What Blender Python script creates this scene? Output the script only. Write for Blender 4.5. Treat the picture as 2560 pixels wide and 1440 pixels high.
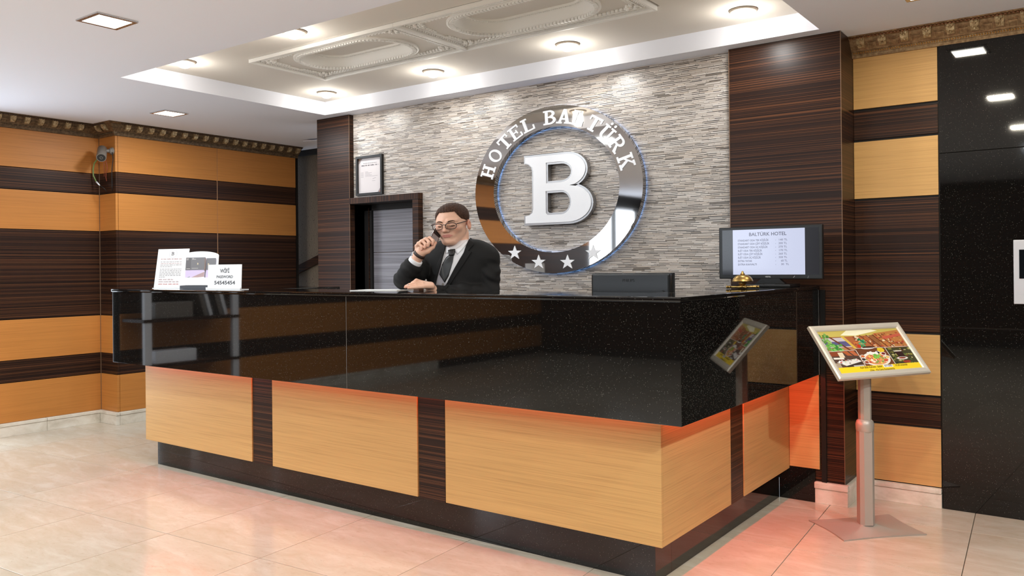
import bpy, bmesh, math, random
import numpy as np
from mathutils import Matrix, Vector

for o in list(bpy.data.objects):
    bpy.data.objects.remove(o)
SC = bpy.context.scene
COL = SC.collection
PI = math.pi

# ------------------------------------------------------------------ camera
YAW, PITCH, ROLL, CAMZ, FPX = 0.632294, 0.0011577, -0.0099317, 1.22, 2062.85
fwd = Vector((-math.sin(YAW)*math.cos(PITCH), math.cos(YAW)*math.cos(PITCH), math.sin(PITCH)))
rgt = Vector((math.cos(YAW), math.sin(YAW), 0))
upv = rgt.cross(fwd)
r2 = math.cos(ROLL)*rgt + math.sin(ROLL)*upv
u2 = -math.sin(ROLL)*rgt + math.cos(ROLL)*upv
cam_data = bpy.data.cameras.new('camera')
cam = bpy.data.objects.new('camera', cam_data)
COL.objects.link(cam)
cam.matrix_world = Matrix(((r2.x, u2.x, -fwd.x, 0), (r2.y, u2.y, -fwd.y, 0), (r2.z, u2.z, -fwd.z, CAMZ), (0, 0, 0, 1)))
cam_data.sensor_width = 36
cam_data.lens = FPX/2560*36
cam_data.shift_y = -54.05/2560
cam_data.clip_start = 0.05
SC.camera = cam

# ------------------------------------------------------------------ view, world, daylight
vs = SC.view_settings
vs.view_transform = 'Standard'; vs.look = 'None'; vs.gamma = 1; vs.use_curve_mapping = False
vs.exposure = 0.64
w = bpy.data.worlds.new('world'); SC.world = w; w.use_nodes = True
bg = w.node_tree.nodes['Background']
bg.inputs[0].default_value = (0.80, 0.88, 1.0, 1); bg.inputs[1].default_value = 1.0

def area_light(name, loc, size, power, color, rot, parent=None, spread=None):
    d = bpy.data.lights.new(name, 'AREA'); d.shape = 'RECTANGLE'
    d.size, d.size_y = size; d.energy = power; d.color = color
    if spread: d.spread = spread
    o = bpy.data.objects.new(name, d); COL.objects.link(o)
    o.location = loc; o.rotation_euler = rot
    if parent:
        bpy.context.view_layer.update()
        o.parent = parent; o.matrix_parent_inverse = parent.matrix_world.inverted()
    return o
# daylight entering through the glazed entrance and the windows of the lobby, outside the picture on the left and behind
area_light('daylight_entrance', (-6.80, 2.17, 1.10), (2.0, .82), 18, (0.82, 0.91, 1.0), (0, -PI/2, 0))
area_light('daylight_window', (-6.80, -3.40, 1.62), (1.1, 1.7), 20, (0.82, 0.91, 1.0), (0, -PI/2, 0))
area_light('daylight_rear', (-5.0, -4.72, 1.62), (1.5, 1.1), 16, (0.82, 0.91, 1.0), (PI/2, 0, 0))

# ------------------------------------------------------------------ helpers
def srgb(r, g, b):
    f = lambda c: (c/255/12.92) if c/255 <= .04045 else ((c/255+.055)/1.055)**2.4
    return (f(r), f(g), f(b), 1)

def tag(o, label=None, cat=None, group=None, kind=None):
    if label: o['label'] = label
    if cat: o['category'] = cat
    if group: o['group'] = group
    if kind: o['kind'] = kind
    return o

def empty(name, loc, label=None, cat=None, group=None, kind=None, rz=0):
    o = bpy.data.objects.new(name, None); COL.objects.link(o)
    o.location = loc; o.rotation_euler = (0, 0, rz); o.empty_display_size = .05
    return tag(o, label, cat, group, kind)

def basis(o):
    return Matrix.LocRotScale(o.location, o.rotation_euler, o.scale)
def wmat(o):
    m = basis(o)
    while o.parent:
        o = o.parent; m = basis(o) @ m
    return m

class MB:
    """collects shapes in world space; build() links them as one mesh object"""
    def __init__(s): s.v = []; s.f = []; s.c = []; s.mi = []; s.col = None; s.m = 0; s.T = None
    def add(s, vs, fs):
        n = len(s.v)
        if s.T is not None: vs = [tuple(s.T @ Vector(p)) for p in vs]
        s.v += [tuple(p) for p in vs]; s.f += [tuple(i+n for i in f) for f in fs]
        s.c += [s.col]*len(fs); s.mi += [s.m]*len(fs)
        return s
    def box(s, x0, x1, y0, y1, z0, z1):
        return s.add([(x, y, z) for z in (z0, z1) for y in (y0, y1) for x in (x0, x1)],
                     [(0, 2, 3, 1), (4, 5, 7, 6), (0, 1, 5, 4), (2, 6, 7, 3), (0, 4, 6, 2), (1, 3, 7, 5)])
    def bbox(s, x0, x1, y0, y1, z0, z1, b=.004):
        """box with chamfered edges"""
        bm = bmesh.new()
        bmesh.ops.create_cube(bm, size=1, matrix=Matrix.Translation(((x0+x1)/2, (y0+y1)/2, (z0+z1)/2)) @ Matrix.Diagonal((x1-x0, y1-y0, z1-z0, 1)))
        bmesh.ops.bevel(bm, geom=bm.edges[:], offset=b, segments=2, affect='EDGES', profile=.7)
        return s.bm(bm)
    def bm(s, bm):
        bm.verts.index_update()
        s.add([v.co[:] for v in bm.verts], [[v.index for v in f.verts] for f in bm.faces]); bm.free(); return s
    def prism(s, poly, h0, h1, T=None):
        """poly in local xy, extruded along local z from h0 to h1, T maps to world"""
        n = len(poly)
        vs = [(p[0], p[1], h0) for p in poly] + [(p[0], p[1], h1) for p in poly]
        a = sum(poly[i][0]*poly[(i+1) % n][1]-poly[(i+1) % n][0]*poly[i][1] for i in range(n))
        fs = [tuple(range(n-1, -1, -1)), tuple(range(n, 2*n))] + [(i, (i+1) % n, n+(i+1) % n, n+i) for i in range(n)]
        if a < 0: fs = [f[::-1] for f in fs]
        if T is not None: vs = [tuple(T @ Vector(p)) for p in vs]
        return s.add(vs, fs)
    def strip(s, outer, inner, h0, h1, T=None, closed=True):
        """solid band between two outlines of equal length"""
        n = len(outer); vs = []
        for h in (h0, h1):
            vs += [(p[0], p[1], h) for p in outer] + [(p[0], p[1], h) for p in inner]
        fs = []
        for i in range(n if closed else n-1):
            j = (i+1) % n
            fs += [(i, n+i, n+j, j), (2*n+i, 2*n+j, 3*n+j, 3*n+i), (i, j, 2*n+j, 2*n+i), (n+i, 3*n+i, 3*n+j, n+j)]
        if not closed:
            fs += [(0, 2*n, 3*n, n), (n-1, 2*n-1, 4*n-1, 3*n-1)]
        if T is not None: vs = [tuple(T @ Vector(p)) for p in vs]
        return s.add(vs, fs)
    def tube(s, path, r, n=8, cap=True):
        P = [Vector(p) for p in path]; rr = r if isinstance(r, (list, tuple)) else [r]*len(P)
        vs = []; fs = []
        ref = Vector((0, 0, 1))
        for i, p in enumerate(P):
            d = (P[min(i+1, len(P)-1)]-P[max(i-1, 0)]).normalized()
            a = d.cross(ref)
            if a.length < 1e-3: a = d.cross(Vector((1, 0, 0)))
            a.normalize(); b = d.cross(a); ref = a.cross(d) if abs(d.z) > .9 else ref
            vs += [tuple(p+rr[i]*(math.cos(t)*a+math.sin(t)*b)) for t in [2*PI*k/n for k in range(n)]]
        for i in range(len(P)-1):
            for k in range(n):
                fs.append((i*n+k, i*n+(k+1) % n, (i+1)*n+(k+1) % n, (i+1)*n+k))
        if cap: fs += [tuple(range(n-1, -1, -1)), tuple(range((len(P)-1)*n, len(P)*n))]
        return s.add(vs, fs)
    def lathe(s, prof, c=(0, 0, 0), n=32, T=None, cap=True):
        """prof: list of (radius, height) spun round z"""
        vs = []; fs = []
        for r, h in prof:
            vs += [(c[0]+r*math.cos(2*PI*k/n), c[1]+r*math.sin(2*PI*k/n), c[2]+h) for k in range(n)]
        for i in range(len(prof)-1):
            for k in range(n):
                fs.append((i*n+k, i*n+(k+1) % n, (i+1)*n+(k+1) % n, (i+1)*n+k))
        if cap: fs += [tuple(range(n-1, -1, -1)), tuple(range((len(prof)-1)*n, len(prof)*n))]
        if T is not None: vs = [tuple(T @ Vector(p)) for p in vs]
        return s.add(vs, fs)
    def ball(s, c, r, T=None, n=8, m=6):
        rx, ry, rz = r if isinstance(r, (list, tuple)) else (r, r, r)
        prof = [(math.sin(PI*i/m), -math.cos(PI*i/m)) for i in range(m+1)]
        vs = []; fs = []
        for a, b in prof:
            vs += [(c[0]+rx*a*math.cos(2*PI*k/n), c[1]+ry*a*math.sin(2*PI*k/n), c[2]+rz*b) for k in range(n)]
        for i in range(m):
            for k in range(n):
                fs.append((i*n+k, i*n+(k+1) % n, (i+1)*n+(k+1) % n, (i+1)*n+k))
        if T is not None: vs = [tuple(T @ Vector(p)) for p in vs]
        return s.add(vs, fs)
    def mesh(s, name, mats, smooth=False):
        me = bpy.data.meshes.new(name)
        me.from_pydata(s.v, [], s.f)
        for m in (mats if isinstance(mats, (list, tuple)) else [mats]): me.materials.append(m)
        if any(s.mi): me.polygons.foreach_set('material_index', s.mi)
        if any(c is not None for c in s.c):
            at = me.color_attributes.new('Col', 'FLOAT_COLOR', 'CORNER')
            buf = []
            for f, c in zip(s.f, s.c): buf += list(c or (1, 1, 1, 1))*len(f)
            at.data.foreach_set('color', buf)
        if smooth: me.polygons.foreach_set('use_smooth', [True]*len(me.polygons))
        me.validate(); me.update()
        return me
    def build(s, name, mats, parent=None, smooth=False, fix=False):
        if parent is not None:
            inv = wmat(parent).inverted()
            s.v = [tuple(inv @ Vector(p)) for p in s.v]
        me = s.mesh(name, mats, smooth)
        if fix:
            bm = bmesh.new(); bm.from_mesh(me); bmesh.ops.recalc_face_normals(bm, faces=bm.faces); bm.to_mesh(me); bm.free()
        o = bpy.data.objects.new(name, me); COL.objects.link(o)
        if parent is not None: o.parent = parent
        if smooth == 'auto':
            me.polygons.foreach_set('use_smooth', [True]*len(me.polygons))
            o.modifiers.new('edge_split', 'EDGE_SPLIT').split_angle = math.radians(38)
        return o

def inst(name, me, parent, loc, rot=(0, 0, 0), sc=(1, 1, 1)):
    """an object sharing mesh data, placed in world space under parent"""
    o = bpy.data.objects.new(name, me); COL.objects.link(o)
    m = Matrix.LocRotScale(Vector(loc), __import__('mathutils').Euler(rot), Vector(sc))
    if parent is not None:
        o.parent = parent; m = wmat(parent).inverted() @ m
    l, r, s_ = m.decompose(); o.location = l; o.rotation_euler = r.to_euler(); o.scale = s_
    return o

def text_mb(txt, size, T, col=None, depth=.0004, align='CENTER', shear=0, mb=None, sx=1.0, font_space=1.0, fit=None, bold=0):
    cu = bpy.data.curves.new('t', 'FONT'); cu.body = txt; cu.size = size; cu.align_x = align
    cu.shear = shear; cu.extrude = depth/2; cu.space_character = font_space; cu.offset = size*bold; cu.resolution_u = 3
    o = bpy.data.objects.new('t', cu); COL.objects.link(o)
    me = bpy.data.meshes.new_from_object(o.evaluated_get(bpy.context.evaluated_depsgraph_get()))
    mb = mb or MB(); mb.col = col
    if fit:
        xs = [v.co.x for v in me.vertices]; sx = fit/(max(xs)-min(xs))
    vs = [tuple(T @ Vector((v.co.x*sx, v.co.y, v.co.z))) for v in me.vertices]
    mb.add(vs, [tuple(p.vertices) for p in me.polygons])
    bpy.data.objects.remove(o); bpy.data.curves.remove(cu); bpy.data.meshes.remove(me)
    return mb

# ------------------------------------------------------------------ materials
def mat(name, color=(.8, .8, .8, 1), rough=.5, metal=0, spec=.5, coat=0, emit=None, es=0, build=None):
    m = bpy.data.materials.new(name); m.use_nodes = True
    nt = m.node_tree; b = nt.nodes['Principled BSDF']
    b.inputs['Base Color'].default_value = color; b.inputs['Roughness'].default_value = rough
    b.inputs['Metallic'].default_value = metal; b.inputs['Specular IOR Level'].default_value = spec
    b.inputs['Coat Weight'].default_value = coat; b.inputs['Coat Roughness'].default_value = .06
    if emit: b.inputs['Emission Color'].default_value = emit; b.inputs['Emission Strength'].default_value = es
    if build: build(nt, b)
    return m
def N(nt, t, **k):
    n = nt.nodes.new(t)
    for a, v in k.items():
        if a in n.inputs: n.inputs[a].default_value = v
        else: setattr(n, a, v)
    return n
def lk(nt, a, b): nt.links.new(a, b)
def ramp(nt, stops, interp='LINEAR'):
    r = nt.nodes.new('ShaderNodeValToRGB'); r.color_ramp.interpolation = interp
    while len(r.color_ramp.elements) < len(stops): r.color_ramp.elements.new(.5)
    for e, (p, c) in zip(r.color_ramp.elements, stops): e.position = p; e.color = c
    return r
def noise(nt, vec, scale, detail=3, rough=.5, dist=0):
    n = N(nt, 'ShaderNodeTexNoise', Scale=scale, Detail=detail, Roughness=rough, Distortion=dist)
    lk(nt, vec, n.inputs['Vector']); return n
def pos(nt, sc):
    g = nt.nodes.new('ShaderNodeNewGeometry'); m = nt.nodes.new('ShaderNodeMapping')
    m.inputs['Scale'].default_value = sc; lk(nt, g.outputs['Position'], m.inputs['Vector']); return m.outputs[0]
def mixc(nt, f, a, b, mode='MIX'):
    m = nt.nodes.new('ShaderNodeMix'); m.data_type = 'RGBA'; m.blend_type = mode
    for sock, v in ((m.inputs[0], f), (m.inputs[6], a), (m.inputs[7], b)):
        if hasattr(v, 'links'): lk(nt, v, sock)
        else: sock.default_value = v
    return m.outputs[2]
def bump(nt, b, h, s=.1, d=.002):
    n = N(nt, 'ShaderNodeBump', Strength=s, Distance=d); lk(nt, h, n.inputs['Height']); lk(nt, n.outputs[0], b.inputs['Normal'])

def zebrano(axis):
    def bld(nt, b):
        s = (.22, .22, 70) if axis == 'z' else (70, 70, .22)
        s2 = (.16, .16, 210) if axis == 'z' else (210, 210, .16)
        n1 = noise(nt, pos(nt, s), 1, 3, .6, .0); n2 = noise(nt, pos(nt, s2), 1, 1.5, .5, .0)
        r1 = ramp(nt, [(0, srgb(22, 14, 12)), (.45, srgb(29, 19, 16)), (.60, srgb(39, 25, 20)), (1, srgb(27, 18, 15))])
        r2 = ramp(nt, [(0, (.0, .0, .0, 1)), (.48, (.04, .04, .04, 1)), (.555, (.14, .14, .14, 1)), (.595, (.72, .72, .72, 1)), (.635, (.18, .18, .18, 1)), (.70, (.05, .05, .05, 1)), (1, (.0, .0, .0, 1))])
        lk(nt, n1.outputs[0], r1.inputs[0]); lk(nt, n2.outputs[0], r2.inputs[0])
        lk(nt, mixc(nt, r2.outputs[0], r1.outputs[0], srgb(118, 74, 46)), b.inputs['Base Color'])
    return bld
def lightwood(tint):
    def bld(nt, b):
        n1 = noise(nt, pos(nt, (.9, .9, 38)), 1, 4, .6, .6); n2 = noise(nt, pos(nt, (2.2, 2.2, 260)), 1, 3, .6)
        c = srgb(*tint)
        k = lambda f: tuple(min(1, x*f) for x in c[:3])+(1,)
        r1 = ramp(nt, [(0, k(.86)), (.5, k(1.0)), (1, k(1.1))])
        r2 = ramp(nt, [(.25, (.78, .75, .72, 1)), (.5, (1, 1, 1, 1)), (.8, (1.06, 1.06, 1.06, 1))])
        lk(nt, n1.outputs[0], r1.inputs[0]); lk(nt, n2.outputs[0], r2.inputs[0])
        lk(nt, mixc(nt, 1.0, r1.outputs[0], r2.outputs[0], 'MULTIPLY'), b.inputs['Base Color'])
    return bld
def granite_b(nt, b):
    p = pos(nt, (1, 1, 1))
    v = N(nt, 'ShaderNodeTexVoronoi', Scale=360.0); lk(nt, p, v.inputs['Vector'])
    lt = N(nt, 'ShaderNodeMath', operation='LESS_THAN'); lk(nt, v.outputs['Distance'], lt.inputs[0]); lt.inputs[1].default_value = .24
    sp = nt.nodes.new('ShaderNodeSeparateColor'); lk(nt, v.outputs['Color'], sp.inputs[0])
    mr = N(nt, 'ShaderNodeMapRange'); lk(nt, sp.outputs[0], mr.inputs[0]); mr.inputs[1].default_value = .82; mr.inputs[2].default_value = 1.0
    pw = N(nt, 'ShaderNodeMath', operation='POWER'); lk(nt, mr.outputs[0], pw.inputs[0]); pw.inputs[1].default_value = 3.0
    mu = N(nt, 'ShaderNodeMath', operation='MULTIPLY'); lk(nt, lt.outputs[0], mu.inputs[0]); lk(nt, pw.outputs[0], mu.inputs[1])
    lk(nt, mixc(nt, mu.outputs[0], srgb(15, 13, 12), srgb(178, 176, 168)), b.inputs['Base Color'])
def marble_b(nt, b):
    oi = nt.nodes.new('ShaderNodeObjectInfo')
    g = nt.nodes.new('ShaderNodeNewGeometry')
    ad = N(nt, 'ShaderNodeVectorMath', operation='ADD'); lk(nt, g.outputs['Position'], ad.inputs[0])
    sc = N(nt, 'ShaderNodeVectorMath', operation='SCALE'); lk(nt, oi.outputs['Random'], sc.inputs[0]); sc.inputs['Scale'].default_value = 40
    lk(nt, sc.outputs[0], ad.inputs[1])
    m = nt.nodes.new('ShaderNodeMapping'); m.inputs['Scale'].default_value = (1.2, 3.2, 1); m.inputs['Rotation'].default_value = (0, 0, .5); lk(nt, ad.outputs[0], m.inputs['Vector'])
    n1 = noise(nt, m.outputs[0], 3.2, 9, .66, .6); n2 = noise(nt, m.outputs[0], 20, 8, .75, .4)
    r1 = ramp(nt, [(.3, srgb(184, 169, 147)), (.5, srgb(191, 177, 158)), (.68, srgb(199, 188, 172))])
    r2 = ramp(nt, [(.30, (.84, .79, .73, 1)), (.42, (1, 1, 1, 1)), (.75, (1.04, 1.04, 1.05, 1))])
    lk(nt, n1.outputs[0], r1.inputs[0]); lk(nt, n2.outputs[0], r2.inputs[0])
    t = mixc(nt, 1.0, r1.outputs[0], r2.outputs[0], 'MULTIPLY')
    hv = N(nt, 'ShaderNodeMapRange'); lk(nt, oi.outputs['Random'], hv.inputs[0]); hv.inputs[3].default_value = .93; hv.inputs[4].default_value = 1.03
    lk(nt, mixc(nt, 1.0, t, hv.outputs[0], 'MULTIPLY'), b.inputs['Base Color'])
def baseb(nt, b):
    n1 = noise(nt, pos(nt, (6, 6, 9)), 1, 8, .65, .5)
    r = ramp(nt, [(.3, srgb(196, 184, 165)), (.5, srgb(222, 212, 196)), (.7, srgb(234, 227, 214))]); lk(nt, n1.outputs[0], r.inputs[0]); lk(nt, r.outputs[0], b.inputs['Base Color'])
def vcol(nt, b):
    a = N(nt, 'ShaderNodeVertexColor', layer_name='Col'); lk(nt, a.outputs[0], b.inputs['Base Color'])
def vemit(nt, b):
    a = N(nt, 'ShaderNodeVertexColor', layer_name='Col'); lk(nt, a.outputs[0], b.inputs['Emission Color']); b.inputs['Base Color'].default_value = (.01, .01, .01, 1)
def gilt(c1, c2, c3):
    def bld(nt, b):
        n1 = noise(nt, pos(nt, (55, 55, 55)), 1, 3, .6)
        r = ramp(nt, [(.3, srgb(*c1)), (.5, srgb(*c2)), (.68, srgb(*c3))]); lk(nt, n1.outputs[0], r.inputs[0]); lk(nt, r.outputs[0], b.inputs['Base Color'])
    return bld
def wallpaper_b(nt, b):
    p = pos(nt, (1, 1, 1)); wv = N(nt, 'ShaderNodeTexWave', Scale=17.0, Distortion=11.0, Detail=1.5); wv.inputs['Detail Scale'].default_value = 1.6; lk(nt, p, wv.inputs['Vector'])
    r = ramp(nt, [(0, srgb(112, 97, 80)), (.90, srgb(112, 97, 80)), (.96, srgb(82, 68, 55))]); lk(nt, wv.outputs[0], r.inputs[0]); lk(nt, r.outputs[0], b.inputs['Base Color'])
def plaster_b(nt, b):
    n1 = noise(nt, pos(nt, (1, 1, 1)), 60, 4, .6); bump(nt, b, n1.outputs[0], .04, .001)
def brushed_b(nt, b):
    n1 = noise(nt, pos(nt, (300, 300, 4)), 1, 2, .5)
    r = N(nt, 'ShaderNodeMapRange'); lk(nt, n1.outputs[0], r.inputs[0]); r.inputs[3].default_value = .18; r.inputs[4].default_value = .34; lk(nt, r.outputs[0], b.inputs['Roughness'])

M = {}
M['plaster'] = mat('ceiling_plaster', srgb(236, 239, 250), .85, build=plaster_b)
M['coffer'] = mat('coffer_paint', srgb(222, 216, 208), .8, build=plaster_b)
M['stucco'] = mat('white_stucco', srgb(242, 240, 236), .55)
M['zeb'] = mat('zebrano_veneer', rough=.34, spec=.2, coat=.0, build=zebrano('z'))
M['zebv'] = mat('zebrano_veneer_upright', rough=.34, spec=.2, coat=.0, build=zebrano('x'))
M['wood'] = mat('amber_veneer', rough=.45, spec=.3, coat=.0, build=lightwood((190, 124, 60)))
M['woodp'] = mat('pale_amber_veneer', rough=.45, spec=.3, coat=.0, build=lightwood((202, 158, 99)))
M['granite'] = mat('black_galaxy_granite', rough=.035, spec=.55, build=granite_b)
M['marble'] = mat('beige_marble', rough=.16, spec=.5, build=marble_b)
M['base'] = mat('cream_marble', rough=.3, build=baseb)
M['grout'] = mat('dark_grout', srgb(92, 78, 64), .8)
M['mosaic'] = mat('stone_glass_mosaic', rough=.32, build=vcol)
M['mosgrout'] = mat('mosaic_grout', srgb(176, 167, 157), .9)
M['rim'] = mat('grey_steel_rim', (.36, .36, .37, 1), .3, 1)
M['black'] = mat('black_lacquer', srgb(18, 16, 15), .35)
M['blackp'] = mat('black_plastic', srgb(20, 20, 20), .3)
M['blackm'] = mat('black_matt', srgb(14, 14, 14), .6)
M['chrome'] = mat('polished_steel', (.46, .445, .43, 1), .03, 1)
M['steel'] = mat('brushed_steel', (.62, .62, .63, 1), .25, 1, build=brushed_b)
M['alu'] = mat('champagne_aluminium', srgb(216, 205, 190), .36, .25)
M['alug'] = mat('satin_grey_metal', srgb(176, 164, 152), .42, .3)
M['white'] = mat('white_acrylic', srgb(240, 240, 244), .25)
M['paper'] = mat('white_paper', srgb(238, 236, 232), .6)
M['sheet'] = mat('white_acrylic_sheet', srgb(246, 246, 246), .15)
M['print'] = mat('printed_ink', rough=.35, build=vcol)
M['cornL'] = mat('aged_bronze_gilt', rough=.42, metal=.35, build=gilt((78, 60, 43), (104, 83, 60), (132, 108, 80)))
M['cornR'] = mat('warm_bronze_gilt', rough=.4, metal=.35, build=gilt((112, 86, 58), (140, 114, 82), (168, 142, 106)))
M['leafg'] = mat('pale_gilt', rough=.38, metal=.3, build=gilt((128, 100, 66), (176, 152, 114), (214, 194, 156)))
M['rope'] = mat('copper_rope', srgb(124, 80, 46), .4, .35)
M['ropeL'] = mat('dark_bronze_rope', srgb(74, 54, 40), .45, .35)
M['beadg'] = mat('gold_bead', srgb(176, 126, 62), .35, .4)
M['wallpaper'] = mat('scroll_wallpaper', rough=.7, build=wallpaper_b)
M['brass'] = mat('polished_brass', srgb(178, 146, 88), .34, 1)
M['doorleaf'] = mat('grey_brushed_laminate', rough=.38, spec=.5, coat=.0, build=lambda nt, b: (lambda n, r: (lk(nt, n.outputs[0], r.inputs[0]), lk(nt, r.outputs[0], b.inputs['Base Color'])))(noise(nt, pos(nt, (1, 1, 150)), 1, 3), ramp(nt, [(.3, srgb(96, 92, 98)), (.5, srgb(126, 123, 130)), (.7, srgb(152, 150, 156))])))
M['dark'] = mat('dark_void', srgb(22, 17, 15), .7)
M['trim'] = mat('pale_edge_trim', srgb(120, 92, 70), .4)
M['plate'] = mat('satin_steel_plate', srgb(196, 195, 200), .35, .2)
M['trimL'] = mat('light_joint_trim', srgb(184, 138, 100), .4)
M['joint'] = mat('pale_joint', srgb(120, 116, 112), .5)
M['lampglow'] = mat('lamp_diffuser', (1, 1, 1, 1), .4, emit=(1, .97, .9, 1), es=5.0)
M['crystal'] = mat('lit_crystal', (1, 1, .95, 1), .05, emit=(1, .93, .68, 1), es=2.6)
M['led'] = mat('orange_red_led', (1, .2, .08, 1), .4, emit=(1, .06, .015, 1), es=10)
M['ledb'] = mat('blue_white_led', (.3, .5, 1, 1), .4, emit=(.15, .42, 1, 1), es=2.6)
M['screen'] = mat('lit_screen', rough=.15, build=vemit); M['screen'].node_tree.nodes['Principled BSDF'].inputs['Emission Strength'].default_value = .58
M['green'] = mat('green_cable', srgb(110, 130, 70), .5)
M['grey'] = mat('grey_housing', srgb(120, 112, 104), .4)
M['lens'] = mat('lens_glass', srgb(14, 18, 22), .06)
M['red'] = mat('red_wire', srgb(150, 70, 50), .5)
# ================================================================== the room
ZC, ZCOF = 2.397, 2.498
XA, XB, YJ = -6.66, -6.41, 3.43          # left wall, its projecting part, the step between them
YM, YPF, YR = 4.384, 4.335, 4.575        # mosaic wall, pillars in front of it, right wall
rnd = random.Random(7)

# floor: bed of grout and separate marble tiles
fl = MB().box(-6.9, 2.3, -4.7, 5.6, -.06, -.004).build('floor', M['grout'])
tag(fl, 'polished beige marble tiled lobby floor', kind='structure')
ang = math.radians(4.0); tx, ty = .633, .628
e1 = Vector((math.cos(ang), math.sin(ang), 0)); e2 = Vector((-math.sin(ang), math.cos(ang), 0))
o0 = Vector((-4.242, 2.719, 0))
tb = MB(); tb.bbox(-tx/2+.0016, tx/2-.0016, -ty/2+.0016, ty/2-.0016, -.012, 0, .0012)
tile_me = tb.mesh('floor_tile', M['marble'])
for i in range(-5, 12):
    for j in range(-12, 5):
        c = o0 + e1*(i+.5)*tx + e2*(j+.5)*ty
        if not (-7.0 < c.x < 2.3 and -4.8 < c.y < 5.7): continue
        inst('floor_tile', tile_me, fl, c, (0, 0, ang))

# ceiling with the sunken coffer
cx0, cx1, cy0, cy1 = -4.87, -1.19, 2.643, 4.248
mx0, mx1, my0, my1 = -4.24, -1.80, 3.10, 3.71
c = MB()
c.box(-6.9, cx0, -4.7, 5.6, ZC, 2.66).box(cx1, 2.3, -4.7, 5.6, ZC, 2.66).box(cx0, cx1, -4.7, cy0, ZC, 2.66).box(cx0, cx1, cy1, 5.6, ZC, 2.66)
ce = c.build('ceiling', M['plaster']); tag(ce, 'pale grey painted ceiling with a long sunken coffer', kind='structure')
c = MB()
c.box(cx0, mx0, cy0, cy1, ZCOF, 2.65).box(mx1, cx1, cy0, cy1, ZCOF, 2.65).box(mx0, mx1, cy0, my0, ZCOF, 2.65).box(mx0, mx1, my1, cy1, ZCOF, 2.65)
c.build('coffer_top', M['coffer'], ce)
c = MB().box(mx0, mx1, my0, my1, 2.60, 2.65).build('coffer_cap', M['coffer'], ce)

# ---- left wall: bands of amber and dark panels
ZB = [(.10, .396, 'wood'), (.396, .562, 'zeb'), (.562, .866, 'wood'), (.866, 1.545, 'zeb'), (1.545, 1.843, 'wood'), (1.843, 2.010, 'zeb'), (2.010, 2.31, 'wood')]
wl = MB().box(-6.85, XA-.012, -4.6, -4.3, 0, ZC).box(-6.85, XA-.012, -4.3, -2.5, 0, 1.03).box(-6.85, XA-.012, -4.3, -2.5, 2.21, ZC).box(-6.85, XA-.012, -2.5, 1.74, 0, ZC).box(-6.85, XA-.012, 1.74, 2.60, 2.13, ZC).box(-6.85, XA-.012, 2.60, YJ, 0, ZC).box(-6.85, XB-.012, YJ+.012, 5.235, 0, ZC).build('wall_left', M['dark'])
tag(wl, 'left wall clad in bands of amber and dark veneer', kind='structure')
def panel(parent, x0, x1, y0, y1, z0, z1, m):
    nm = 'amber_panel' if m.startswith('wood') else 'dark_panel'
    g = .0015 if m.startswith('wood') else .004
    return MB().bbox(x0, x1, y0, y1, z0+g, z1-g, .0015).build(nm, M[m], parent)
for z0, z1, m in ZB:
    d = .0 if m == 'wood' else .003
    for a, b in ((-4.6, -4.3), (-2.5, -.4), (-.4, 1.74), (2.60, YJ-.002)) + (((-4.3, -2.5),) if z1 < 1 else ()):
        panel(wl, XA-.02, XA-d, a+.001, b-.001, z0, z1, m)
    panel(wl, XA+.0005, XB-.001, YJ+d, YJ+.02, z0, z1, m)
    for a, b in ((YJ+.0215, 4.35), (4.354, 5.215)):
        panel(wl, XB-.02, XB-d, a+.001, b-.001, z0, z1, m)
MB().box(XA-.001, XA+.0035, YJ-.0035, YJ+.001, .1, 2.3).build('corner_bead', M['trim'], wl)
MB().box(XB-.012, XB-.004, 4.349, 4.355, .1, 2.3).build('joint_strip', M['trimL'], wl)
MB().box(XB-.05, XB+.004, 5.216, 5.24, 0, 2.31).build('end_trim', M['black'], wl)
bb = empty('baseboard_left', (XA, YJ, 0), 'cream marble skirting along the left panelled wall', kind='structure')
for a, b in ((-2.2, -1.0), (-1.0, .2), (.2, 1.74), (2.60, 3.0), (3.0, YJ-.02)):
    MB().bbox(XA-.01, XA+.018, a+.001, b-.001, 0, .074, .002).build('marble_piece', M['base'], bb)
    MB().bbox(XA-.01, XA+.022, a+.001, b-.001, .075, .100, .006).build('marble_cap', M['base'], bb)
MB().bbox(XA-.01, XB+.018, YJ-.02, YJ+.01, 0, .074, .002).build('marble_piece', M['base'], bb)
MB().bbox(XA-.01, XB+.022, YJ-.024, YJ+.01, .075, .100, .006).build('marble_cap', M['base'], bb)
for a, b in ((YJ+.011, 4.1), (4.1, 5.2)):
    MB().bbox(XB-.01, XB+.018, a+.001, b-.001, 0, .074, .002).build('marble_piece', M['base'], bb)
    MB().bbox(XB-.01, XB+.022, a+.001, b-.001, .075, .100, .006).build('marble_cap', M['base'], bb)

# ---- stair recess behind the left pillar
ws = MB().box(-6.85, -4.6, 5.40, 5.5, 0, ZC).build('wall_stair', M['wallpaper'])
tag(ws, 'brown scroll-patterned wallpaper wall of the stair recess', kind='structure')
s = MB().prism([(-6.75, 1.205), (-4.7, 1.875), (-4.7, 1.795), (-6.75, 1.125)], 0, .03, Matrix(((1, 0, 0, 0), (0, 0, -1, 5.40), (0, 1, 0, 0), (0, 0, 0, 1))))
s.build('stair_rail_board', M['zeb'], ws)
MB().box(-6.85, -4.6, 5.36, 5.40, 2.345, ZC).build('header_strip', M['dark'], ws)

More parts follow.
